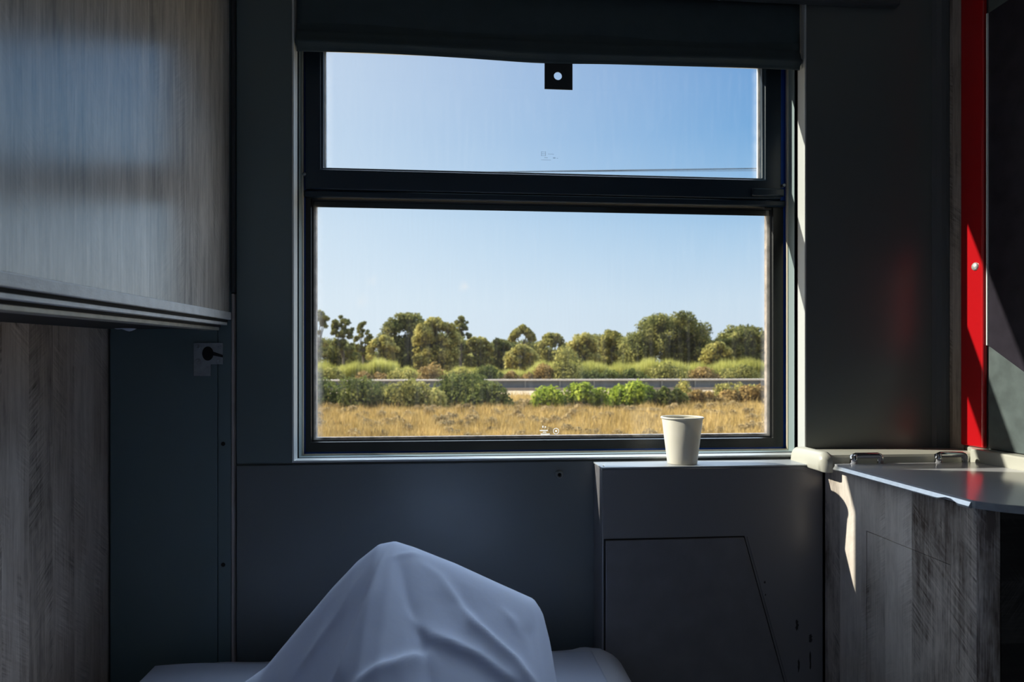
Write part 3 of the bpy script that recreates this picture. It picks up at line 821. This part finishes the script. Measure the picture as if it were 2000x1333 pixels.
# left edge strip with a finger notch
bm = B()
st = [(1.1250, lt - 0.0002), (0.8125, lt - 0.0002), (0.8125, lb - 0.001), (0.8320, lb - 0.001), (0.8380, lb + 0.0030), (0.8460, lb + 0.0052), (0.8560, lb + 0.0052), (0.8640, lb + 0.0030), (0.8700, lb), (1.1250, lb)]
zc_ = lb + 0.0016                             # the strip's outer face is chamfered above this height
rowsS = []
for yq, zq in ((1.1250, lb), (0.8700, lb), (0.8640, lb + 0.0030), (0.8560, lb + 0.0050), (0.8460, lb + 0.0050), (0.8380, lb + 0.0030), (0.8320, lb - 0.001), (0.8125, lb - 0.001)):
    rowsS.append([bm.verts.new((x, yq, z + CZ)) for x, z in ((0.6655 + max(0, zq - zc_) * 0.54, zq), (0.6655 + max(0, zq + 0.0002 - zc_) * 0.54, max(zc_, zq + 0.0002)), (0.6700, lt - 0.0002), (0.6704, lt - 0.0002), (0.6704, zq))])
for a, b in zip(rowsS, rowsS[1:]):
    for k in range(5):
        bm.faces.new((a[k], a[(k + 1) % 5], b[(k + 1) % 5], b[k]))
bm.faces.new(rowsS[0]); bm.faces.new(rowsS[-1][::-1])
obj('edge_strip', bm, mat('worn_bright_edge_strip', (0.80, 0.82, 0.84), 0.30, metal=0.8, var=0.12, vscale=80), LID)
bm = B()
lo = [(0.6690, 0.8115)] + front
prism(bm, lo + [(x + 0.004, y + 0.004) for x, y in reversed(lo)], 'z', lb, lt - 0.0004); obj('front_edge', bm, M_steel, LID, smooth=False)
bm = B(); box(bm, 0.6705, 0.9345, 0.815, 1.120, lb + 0.001, lt - 0.0032); obj('core', bm, M_lid, LID)
# chrome bail hinges
for px0_, px1_ in ((1663, 1722), (1828, 1887)):
    a = at(px0_ + 3, 893, 1.128); c = at(px1_ - 3, 893, 1.128)
    zb, zt = CZ + lt, CZ - 0.1625
    HB = B()
    yq = 1.1275
    tube(HB, [(a.x, yq, zb), (a.x, yq, zt - 0.004), (a.x + 0.0015, yq, zt - 0.0015), (a.x + 0.005, yq, zt), (c.x - 0.005, yq, zt), (c.x - 0.0015, yq, zt - 0.0015), (c.x, yq, zt - 0.004), (c.x, yq, zb)], 0.0052, 18)
    h = obj('hinge', HB, M_chrome, T, smooth=True)
    HB = B(); tube(HB, [(a.x - 0.0005, yq - 0.002, zb), (a.x - 0.0005, yq - 0.002, zt + 0.001)], [0.0064, 0.0060], 18); obj('pivot', HB, M_chrome, h, smooth=True)
# splash strip on the wall beside the rail
bm = B(); box(bm, 0.6870, 0.8, 1.2465, 1.2499, -0.1795, -0.1690); struct('trim_12', bm, M_wall_low, bevel=0.001)

# red strip and tinted panel on the right side wall
T = thing('red_strip', 'upright glossy red strip on the right side wall above the washstand', 'panel', (RX, 1.162, CZ - 0.152))
bm = B(); box(bm, RX - 0.010, RX - 0.0005, 1.1345, 1.1890, -0.1530, 1.10); obj('strip', bm, M_red, T, bevel=0.003, seg=3)
s = atx(1905, 521, RX - 0.010)
bm = B(); lathe(bm, [(0.0001, -0.0045), (0.003, -0.0042), (0.0060, -0.0030), (0.0075, -0.0012), (0.0078, 0.0005)], s, 28, 'x'); obj('button', bm, mat('satin_metal', (0.8, 0.8, 0.76), 0.35, metal=0.6), T, smooth=True)['label'] = 'round metal button head'
T = thing('side_door', 'grey-green door panel at the right edge, dark tinted above a slanted line', 'door', (RX, 0.9, CZ - 0.152))
bm = B(); box(bm, RX - 0.004, RX - 0.0005, 0.45, 1.1290, -0.1530, 0.66); obj('panel', bm, M_door, T, bevel=0.001)
a = atx(1937, 675, RX - 0.006); c = atx(2000, 722, RX - 0.006)
sl = (c.z - a.z) / (c.y - a.y)
bm = B(); prism(bm, [(1.1275, a.z - CZ), (0.45, a.z - CZ + sl * (0.45 - a.y)), (0.45, 0.636), (1.1275, 0.636)], 'x', RX - 0.0055, RX - 0.0041); obj('tinted_panel', bm, M_tint, T)['label'] = 'glossy blackish tinted panel'
bm = B(); box(bm, RX - 0.0085, RX - 0.0041, 1.1268, 1.1296, a.z - CZ, 0.636); obj('edge_strip', bm, mat('pale_edge', (0.8, 0.82, 0.8), 0.3), T, bevel=0.0008)

# ------------------------------------------------------------------ outside
GZ = -3.0
def foliage_mat(name, c1, c2, c3, trans=0.35, sc=0.45):
    m = bpy.data.materials.new(name); m.use_nodes = True
    N, L = m.node_tree.nodes, m.node_tree.links
    N.clear()
    out = N.new('ShaderNodeOutputMaterial')
    tc = N.new('ShaderNodeTexCoord'); nz = N.new('ShaderNodeTexNoise'); nz.inputs['Scale'].default_value = sc; nz.inputs['Detail'].default_value = 5
    L.new(tc.outputs['Object'], nz.inputs['Vector'])
    ge = N.new('ShaderNodeNewGeometry')
    ad = N.new('ShaderNodeMath'); ad.operation = 'MULTIPLY_ADD'; L.new(ge.outputs['Random Per Island'], ad.inputs[0]); ad.inputs[1].default_value = 0.4
    L.new(nz.outputs[0], ad.inputs[2])
    r = N.new('ShaderNodeValToRGB'); L.new(ad.outputs[0], r.inputs[0])
    e = r.color_ramp.elements
    e[0].position = 0.45; e[0].color = (*c1, 1); e[1].position = 0.95; e[1].color = (*c3, 1)
    q = e.new(0.7); q.color = (*c2, 1)
    d = N.new('ShaderNodeBsdfDiffuse'); t = N.new('ShaderNodeBsdfTranslucent'); mx = N.new('ShaderNodeMixShader'); mx.inputs[0].default_value = trans
    L.new(r.outputs[0], d.inputs[0]); L.new(r.outputs[0], t.inputs[0])
    L.new(d.outputs[0], mx.inputs[1]); L.new(t.outputs[0], mx.inputs[2]); L.new(mx.outputs[0], out.inputs[0])
    return m
F_dark = foliage_mat('dark_olive_leaves', (0.065, 0.075, 0.028), (0.19, 0.19, 0.058), (0.36, 0.33, 0.11))
F_olive = foliage_mat('olive_leaves', (0.11, 0.11, 0.035), (0.28, 0.26, 0.075), (0.46, 0.40, 0.13))
F_light = foliage_mat('pale_olive_leaves', (0.16, 0.15, 0.045), (0.38, 0.34, 0.10), (0.56, 0.48, 0.17))
F_cane = foliage_mat('yellow_green_cane', (0.20, 0.19, 0.045), (0.42, 0.40, 0.095), (0.58, 0.54, 0.19), 0.45, 0.3)
F_scrub = foliage_mat('dark_scrub', (0.0510, 0.0638, 0.0187), (0.1275, 0.1445, 0.0408), (0.2380, 0.2380, 0.0723))
F_bright = foliage_mat('bright_green_scrub', (0.075, 0.105, 0.012), (0.24, 0.30, 0.035), (0.46, 0.50, 0.08), 0.4, 1.2)
F_brown = foliage_mat('brown_scrub', (0.1440, 0.0960, 0.0360), (0.3360, 0.2240, 0.0800), (0.4640, 0.3200, 0.1360), 0.3, 0.8)
F_bark = mat('grey_bark', (0.13, 0.11, 0.085), 0.9)
F_grass = foliage_mat('dry_grass', (0.2322, 0.1548, 0.0602), (0.4730, 0.3268, 0.1118), (0.6192, 0.4472, 0.1978), 0.25, 0.7)

def leaves_mesh(name, centres, radii, count, size, seed, squash=0.8, shell=(0.6, 1.12)):
    rg = np.random.default_rng(seed)
    centres = np.array(centres, float); radii = np.array(radii, float)
    w = radii ** 2; w /= w.sum()
    li = rg.choice(len(centres), count, p=w)
    n = rg.normal(size=(count, 3)); n /= np.linalg.norm(n, axis=1)[:, None]
    n[:, 2] = np.where(n[:, 2] < -0.85, -n[:, 2], n[:, 2])
    rr = rg.uniform(shell[0], shell[1], count) * (1 + 0.10 * np.sin(n[:, 0] * 7 + li) * np.sin(n[:, 2] * 8 + li * 2))
    p = centres[li] + n * (radii[li] * rr)[:, None] * np.array([1, 1, squash])
    d = n + rg.normal(size=(count, 3)) * 0.55; d /= np.linalg.norm(d, axis=1)[:, None]
    u = np.cross(d, rg.normal(size=(count, 3))); u /= np.linalg.norm(u, axis=1)[:, None]
    v = np.cross(d, u)
    s = size * rg.uniform(0.55, 1.25, count)[:, None]
    q = np.stack([p - u * s, p - v * s * 0.6, p + u * s, p + v * s * 0.6], 1).reshape(-1, 3)
    me = bpy.data.meshes.new(name)
    me.vertices.add(count * 4); me.vertices.foreach_set('co', q.ravel())
    me.loops.add(count * 4); me.loops.foreach_set('vertex_index', np.arange(count * 4, dtype=np.int32))
    me.polygons.add(count); me.polygons.foreach_set('loop_start', np.arange(0, count * 4, 4, dtype=np.int32))
    me.update(calc_edges=True); me.validate()
    return me

def tree(label, px0, px1, top, Y, m, seed, n=5500, umbrella=False, airy=0.0, size=0.27, base_py=712, name='tree'):
    rg = np.random.default_rng(seed)
    a, c = at(px0, 700, Y), at(px1, 700, Y)
    cx, w = (a.x + c.x) / 2, (c.x - a.x)
    ztop = at((px0 + px1) / 2, top, Y).z - CZ
    T = thing(name, label, 'tree', (cx, Y, CZ + GZ), 'trees on the skyline')
    hgt = ztop - GZ
    cs, rs = [], []
    if umbrella:
        nl = 30
        for i in range(nl):
            u = rg.uniform(-1, 1)
            r = w * rg.uniform(0.09, 0.15)
            cs.append((u * (w / 2 - r), rg.uniform(-1, 1) * w * 0.25, hgt - r * 0.9 - abs(u) ** 1.6 * w * 0.42 - rg.uniform(0, 0.10) * w)); rs.append(r)
    elif airy >= 0.5:
        nl = 46
        for i in range(nl):
            u = rg.uniform(-1, 1); r = w * rg.uniform(0.055, 0.125)
            top_z = hgt - r * 0.8 - abs(u) ** 2.2 * hgt * 0.22
            cs.append((u * (w / 2 - r) * (0.75 + 0.25 * rg.random()), rg.uniform(-1, 1) * w * 0.25, top_z - (rg.random() ** 1.3) * hgt * 0.52)); rs.append(r)
    else:
        nl = int(34 + w * 6.0)
        low = 1.2 if airy < 0.5 else hgt * 0.42
        for i in range(nl):
            u = rg.uniform(-1, 1)
            r = min(w * rg.uniform(0.065, 0.145), 1.5)
            dome = hgt - r * 0.85 - rg.uniform(0, 0.13) * hgt * (i > 4) - (abs(u) ** 2.2) * min(w * 0.30, hgt * 0.4)
            z = dome if i % 2 == 0 else rg.uniform(low, max(dome, low + 0.1))
            cs.append((u * (w / 2 - r * 0.8), rg.uniform(-1, 1) * w * 0.28, z)); rs.append(r)
        for i in range(int(12 + w * 2)):
            r = min(w * rg.uniform(0.08, 0.15), 1.4)
            cs.append((rg.uniform(-1, 1) * (w / 2 - r * 0.8), rg.uniform(-1, 1) * w * 0.25, rg.uniform(0.16, 0.62) * hgt)); rs.append(r)
    me = leaves_mesh('crown', cs, rs, int(n * 2.6), size * 0.88, seed + 100, shell=(0.55, 1.12))
    link_obj('crown', me, m, T)
    bm = B()
    top_ = Vector((rg.uniform(-.3, .3), 0, hgt * (0.72 if umbrella else 0.6)))
    tube(bm, [(0, 0, 0), (rg.uniform(-.3, .3), 0, hgt * 0.35), top_], [0.28, 0.22, 0.12], 8)
    for cc, r in list(zip(cs, rs))[:7]:
        tube(bm, [(top_.x * 0.5, 0, hgt * (0.5 if umbrella else 0.35)), Vector(cc) * 0.6 + top_ * 0.3, Vector(cc)], [0.11, 0.08, 0.03], 6)
    me = bpy.data.meshes.new('trunk'); bm.to_mesh(me); bm.free()
    link_obj('trunk', me, F_bark, T)
    return T

def bush(label, px0, px1, top, Y, m, seed, n=3500, size=0.14, group=None, name='bush', depth=0.5):
    rg = np.random.default_rng(seed)
    a, c = at(px0, 700, Y), at(px1, 700, Y)
    cx, w = (a.x + c.x) / 2, (c.x - a.x)
    hgt = at((px0 + px1) / 2, top, Y).z - CZ - GZ
    cs, rs = [], []
    nl = int(9 + 3 * w / max(hgt, 0.5))
    for i in range(nl):
        u = rg.uniform(-1, 1)
        r = min(hgt * rg.uniform(0.22, 0.42), w * 0.3)
        zt = (hgt - r) * (1 - 0.35 * abs(u) ** 2.5) * (1 - 0.22 * rg.random())
        cs.append((u * (w / 2 - r * 0.7), rg.uniform(-1, 1) * hgt * depth, zt if i % 2 else rg.uniform(0.25, 0.8) * zt)); rs.append(r)
    for i in range(6):
        r = hgt * 0.30
        cs.append(((i / 5 * 2 - 1) * (w / 2 - r), -hgt * 0.1, r * 0.7)); rs.append(r)
    me = leaves_mesh(name, cs, rs, n, size, seed + 50, squash=0.95)
    o = link_obj(name, me, m); o.location = (cx, Y, CZ + GZ)
    tag(o, label, 'bush', group)
    return o

# ground
bm = B()
bm2 = [(-300, 1.6), (400, 1.6), (400, 500), (-300, 500)]
f = bm.faces.new([bm.verts.new((x, y, CZ + GZ)) for x, y in bm2])
M_ground = bpy.data.materials.new('dry_ground'); M_ground.use_nodes = True
N, L = M_ground.node_tree.nodes, M_ground.node_tree.links
b = N['Principled BSDF']; b.inputs['Roughness'].default_value = 0.95
tc = N.new('ShaderNodeTexCoord'); nz = N.new('ShaderNodeTexNoise'); nz.inputs['Scale'].default_value = 0.5; nz.inputs['Detail'].default_value = 8
L.new(tc.outputs['Object'], nz.inputs['Vector'])
r = N.new('ShaderNodeValToRGB'); L.new(nz.outputs[0], r.inputs[0])
r.color_ramp.elements[0].position = 0.35; r.color_ramp.elements[0].color = (0.22, 0.16, 0.085, 1)
r.color_ramp.elements[1].position = 0.65; r.color_ramp.elements[1].color = (0.42, 0.31, 0.19, 1)
L.new(r.outputs[0], b.inputs['Base Color'])
g_ = obj('ground', bm, M_ground); g_['kind'] = 'structure'

# dry grass field
rg = np.random.default_rng(11)
def grass_patch(name, label, n, ya, yb, xl, xr, h0, h1, w, m, seed, clump=0.5):
    rg = np.random.default_rng(seed)
    t = rg.random(n); Y = ya * (yb / ya) ** t
    X = rg.uniform(xl, xr, n) * Y
    den = 0.9 * np.sin(X * 3.1 + 2 * np.sin(Y * 1.3)) * np.sin(Y * 1.9 + 1.5 * np.sin(X * 1.1)) + 0.7 * np.sin(X * 0.9 + np.sin(Y * 0.7) * 2) * np.sin(Y * 0.8 + X * 0.3) + 0.6 * np.sin(X * 2.7 + Y) * np.sin(Y * 2.1)
    hh = rg.uniform(h0, h1, n) * (1 + clump * den)
    hh = np.clip(hh, 0.08, None)
    ang = rg.uniform(0, math.pi, n); ww = w * rg.uniform(0.6, 1.4, n)
    lean = rg.normal(size=(n, 2)) * 0.22 * hh[:, None]
    z0 = CZ + GZ
    P = np.stack([np.stack([X - ww * np.cos(ang), Y - ww * np.sin(ang), np.full(n, z0)], -1),
                  np.stack([X + ww * np.cos(ang), Y + ww * np.sin(ang), np.full(n, z0)], -1),
                  np.stack([X + lean[:, 0] + ww * .25, Y + lean[:, 1], z0 + hh], -1)], 1).reshape(-1, 3)
    me = bpy.data.meshes.new(name)
    me.vertices.add(n * 3); me.vertices.foreach_set('co', P.ravel())
    me.loops.add(n * 3); me.loops.foreach_set('vertex_index', np.arange(n * 3, dtype=np.int32))
    me.polygons.add(n); me.polygons.foreach_set('loop_start', np.arange(0, n * 3, 3, dtype=np.int32))
    me.update(calc_edges=True); me.validate()
    o = link_obj(name, me, m)
    tag(o, label, 'grass', kind='stuff')
grass_patch('dry_grass', 'golden dry grass covering the field below the road', 300000, 11, 62, -0.62, 0.80, 0.22, 0.55, 0.022, F_grass, 12, 0.45)
M_tuft = foliage_mat('grey_brown_scrub', (0.20, 0.145, 0.07), (0.38, 0.28, 0.14), (0.52, 0.39, 0.20), 0.25, 0.9)

# low scrub in the grass
rg = np.random.default_rng(77)
cs, rs = [], []
for _ in range(170):
    Yq = rg.uniform(24, 47); Xq = rg.uniform(-0.27, 0.55) * Yq
    for _k in range(int(rg.integers(2, 5))):
        r_ = rg.uniform(0.10, 0.28)
        cs.append((Xq + rg.uniform(-0.6, 0.6), Yq + rg.uniform(-0.3, 0.3), CZ + GZ + r_ * 0.9 + rg.uniform(0.0, 0.16))); rs.append(r_)
tag(link_obj('field_scrub', leaves_mesh('field_scrub', cs, rs, 60000, 0.06, 78), M_tuft), 'grey-brown dead scrub mottling the dry grass field', 'scrub', kind='stuff')
random.seed(8)
tufts = [(650, 690, 824, 33, 'left end'), (740, 775, 826, 31, ''), (800, 850, 818, 34, ''), (905, 960, 822, 32, ''), (985, 1030, 812, 37, ''),
         (1120, 1165, 817, 33, ''), (1380, 1425, 785, 44, ''), (1430, 1490, 790, 41, ''), (1395, 1440, 808, 35, ''), (700, 735, 806, 39, '')]
tlab = ['low grey-brown scrub clump in the dry grass, nearest the left pane edge', 'low grey-brown scrub clump in the grass under the dark round bush',
        'wider grey-brown scrub clump in the grass left of the middle', 'low scrub clump in the grass under the right end of the dark bushes',
        'scrub clump in the grass at the bare bank left of the vine bush', 'low scrub clump in the grass beneath the bright green vine bush',
        'brownish scrub clump in the grass right above the cup', 'brownish scrub clump in the grass nearest the right pane edge',
        'low scrub clump in the grass just right of the cup', 'small scrub clump in the grass below the leftmost dark bush']
for (a_, c_, tp, Y_, _), lb_ in zip(tufts, tlab):
    bush(lb_, a_, c_, tp, Y_, M_tuft, int(a_), n=1100, size=0.07, group='low scrub clumps in the dry grass', name='scrub_clump')

# bushes before the road
bush('dark green bush at the left pane edge, before the road', 590, 756, 729, 45, F_scrub, 21, 5200, group='bushes before the road')
bush('rounded dark green bush, second from the left before the road', 738, 868, 738, 44, F_olive, 22, 4500, group='bushes before the road')
bush('tallest dark bush before the road, left of the bare bank', 845, 962, 722, 46, F_scrub, 23, 5000, group='bushes before the road')
bush('low dark bush ending at the bare bank before the road', 900, 1000, 744, 44, F_scrub, 24, 4000, group='bushes before the road')
bush('bright green vine-covered bush, wider of the two', 1034, 1192, 745, 43, F_bright, 25, 5200, group='bright green vine bushes')
bush('bright green vine-covered bush standing behind and above the cup, smaller of the two', 1188, 1285, 743, 43.5, F_bright, 26, 4200, group='bright green vine bushes')
bush('dark bush hugging the right side of the smaller bright green bush', 1262, 1338, 752, 43, F_scrub, 27, 3600, group='bushes before the road')
bush('yellow-green shrub overlapping the road barrier near the right pane edge', 1388, 1480, 742, 52, F_light, 28, 2600, group='brown shrubs at the right')
bush('brown dry shrub before the barrier, right of the dark bush', 1328, 1420, 760, 46, F_brown, 29, 3800, group='brown shrubs at the right')
bush('brown dry shrub before the barrier at the right pane edge', 1398, 1535, 752, 47, F_brown, 30, 5200, group='brown shrubs at the right')
bush('thin green shrub poking above the road barrier right of centre', 1327, 1352, 742, 56, F_light, 31, 900, group='brown shrubs at the right')

# road and its barrier
bm = B(); box(bm, -120, 200, 76.85, 83, GZ + 0.001, GZ + 0.35); o = obj('road', bm, mat('asphalt', (0.10, 0.10, 0.105), 0.9), origin=(0, 80, CZ + GZ)); tag(o, 'grey road embankment running behind the barrier', 'road')
T = thing('road_barrier', 'long low road barrier with a pale top rail behind the bushes', 'barrier', (20, 76, CZ + GZ))
bm = B(); box(bm, -120, 200, 76.0, 76.5, GZ + 0.30, GZ + 1.10); obj('wall', bm, mat('blue_grey_concrete', (0.16, 0.18, 0.21), 0.9, var=0.15, vscale=1), T)
bm = B(); box(bm, -120, 200, 75.75, 76.6, GZ + 1.12, GZ + 1.27); obj('top_rail', bm, mat('pale_rail', (0.78, 0.70, 0.64), 0.6), T)
bm = B(); box(bm, -120, 200, 75.4, 76.8, GZ, GZ + 0.30); obj('kerb', bm, mat('pale_kerb', (0.42, 0.34, 0.28), 0.8), T)
k = 0
for xx in np.arange(-24, 48, 4.0):
    bm = B(); box(bm, xx - 0.07, xx + 0.07, 75.82, 76.0, GZ + 0.30, GZ + 1.12); obj('post', bm, mat('pale_post', (0.26, 0.27, 0.28), 0.8) if k == 0 else bpy.data.materials['pale_post'], T); k += 1

# cane hedge behind the road: upright blades nobody could count
n = 80000
rg = np.random.default_rng(5)
X = rg.uniform(-60, 80, n); Y = rg.uniform(89, 94, n)
hh = (3.35 + 0.35 * np.sin(X * 0.5) + 0.3 * np.sin(X * 1.7)) * rg.uniform(0.7, 1.06, n)
wv = rg.uniform(0.05, 0.10, n); ang = rg.uniform(0, math.pi, n); ln = rg.normal(size=(n, 2)) * 0.25
z0 = CZ + GZ
gap = ((X / Y > -0.085) & (X / Y < 0.11))
hh = hh * np.where(gap, 0.72, 1.0) * (1 + 0.10 * np.sin(X * 5.1) * np.sin(X * 2.3 + 1))
P = np.stack([np.stack([X - wv * np.cos(ang), Y - wv * np.sin(ang), np.full(n, z0 + 0.4)], -1), np.stack([X + wv * np.cos(ang), Y + wv * np.sin(ang), np.full(n, z0 + 0.4)], -1),
              np.stack([X + ln[:, 0], Y + ln[:, 1], z0 + hh], -1)], 1).reshape(-1, 3)
me = bpy.data.meshes.new('cane_thicket')
me.vertices.add(n * 3); me.vertices.foreach_set('co', P.ravel())
me.loops.add(n * 3); me.loops.foreach_set('vertex_index', np.arange(n * 3, dtype=np.int32))
me.polygons.add(n); me.polygons.foreach_set('loop_start', np.arange(0, n * 3, 3, dtype=np.int32))
me.update(calc_edges=True); me.validate()
tag(link_obj('cane_thicket', me, F_cane), 'yellow-green belt of tall cane behind the road', 'cane', kind='stuff')

G2 = 'shrubs behind the road'
hs = [(600, 700, 716, F_olive, 'olive shrub behind the road at the left pane edge'), (690, 760, 722, F_brown, 'brownish shrub behind the road below the open-crowned left tree'),
      (755, 815, 716, F_light, 'pale shrub behind the road below the tall left trees'), (812, 882, 708, F_brown, 'orange-brown shrub behind the road left of centre'),
      (875, 930, 714, F_light, 'pale olive shrub behind the road just left of the dark low shrub'), (920, 985, 712, F_scrub, 'dark low shrub behind the road left of the umbrella pine'),
      (980, 1050, 722, F_brown, 'brown shrub behind the road under the umbrella pine'), (1040, 1085, 706, F_brown, 'brown shrub behind the road beside the tall olive shrub'),
      (1075, 1135, 668, F_olive, 'tallest olive shrub behind the road, right of the umbrella pine'), (1130, 1215, 718, F_scrub, 'dark shrub behind the road right of the tall olive shrub'),
      (1205, 1270, 720, F_scrub, 'dark shrub behind the road above the smaller bright green bush'), (1265, 1345, 706, F_olive, 'olive shrub behind the road before the big dome tree'),
      (1340, 1410, 716, F_brown, 'brown shrub behind the road at the right foot of the dome tree'), (1405, 1505, 712, F_olive, 'olive shrub behind the road at the right pane edge')]
for i, (a_, c_, tp, m_, lb_) in enumerate(hs):
    bush(lb_, a_, c_, tp, 85.4 + (i % 2) * 0.8, m_, 60 + i, 2600, size=0.20, group=G2, depth=0.35)

# trees
tree('narrow dark tree cut by the left pane edge', 590, 642, 604, 112, F_olive, 201, 3600)
tree('open-crowned dark tree with sky gaps near the left pane edge', 640, 698, 615, 116, F_dark, 202, 3000, airy=0.8)
tree('small thin tree with a lone tuft, right of the open-crowned tree', 690, 730, 628, 108, F_dark, 203, 1500, airy=0.9)
tree('bushy pale olive tree standing low before the tall dark tree', 716, 780, 655, 106, F_light, 204, 4200)
tree('tall dark tree, highest crown of the left half', 735, 856, 609, 116, F_dark, 205, 9000)
tree('broad pale olive tree right of the tall dark tree', 806, 900, 618, 108, F_light, 206, 9000)
tree('thin-crowned dark tree leaning at the right end of the tall left group', 878, 926, 617, 121, F_dark, 207, 2600, airy=0.7)
tree('low olive tree right of the thin-crowned one', 905, 965, 655, 112, F_olive, 208, 3600)
tree('low dark tree left of the umbrella pine', 950, 1005, 660, 121, F_dark, 209, 3200)
tree('umbrella-shaped pine with bare trunk in the middle of the skyline', 992, 1048, 632, 110, F_olive, 210, 3000, umbrella=True, name='pine_tree')
tree('low olive tree under the umbrella pine', 985, 1050, 672, 102, F_light, 211, 3200)
tree('rounded olive tree right of the umbrella pine', 1042, 1112, 650, 114, F_olive, 212, 4500)
tree('brownish olive tree between the rounded tree and the dome tree', 1105, 1175, 650, 107, F_light, 213, 4500)
tree('slim olive tree touching the left flank of the dome tree', 1160, 1226, 643, 121, F_olive, 214, 4200)
tree('largest dome-shaped dark tree in the right half', 1212, 1396, 609, 112, F_dark, 215, 16000)
tree('low pale tree before the right flank of the dome tree', 1370, 1428, 668, 102, F_light, 216, 3000)
tree('rounded dark tree at the right pane edge', 1392, 1512, 631, 110, F_dark, 217, 9000)
tree('dark background tree behind the left trees', 440, 760, 655, 128, F_dark, 218, 12000, size=0.32)
tree('dark background tree filling behind the left of centre', 740, 960, 648, 139, F_dark, 219, 9000, size=0.32)
tree('dark background tree behind the umbrella pine', 900, 1110, 662, 130, F_dark, 220, 9000, size=0.32)
tree('dark background tree behind the right of centre', 1080, 1260, 652, 139, F_dark, 221, 8000, size=0.32)
tree('dark background tree behind the rightmost trees', 1330, 1560, 656, 128, F_dark, 222, 9000, size=0.32)

# overhead wires by the track
for i, (a_, c_, lb_) in enumerate((((-120, 350.9), (2700, 312.8), 'upper of the two thin overhead wires crossing the upper pane'), ((-120, 341.0), (2700, 327.5), 'lower, fainter overhead wire just under the other'))):
    bm = B(); tube(bm, [at(*a_, 8.0 + i), at(*c_, 8.0 + i)], 0.0065 - 0.003 * i, 8)
    o = obj('overhead_wire', bm, mat('dark_wire', (0.03, 0.04, 0.05), 0.5), origin=(at(*a_, 8.0 + i) + at(*c_, 8.0 + i)) / 2)
    tag(o, lb_, 'wire')
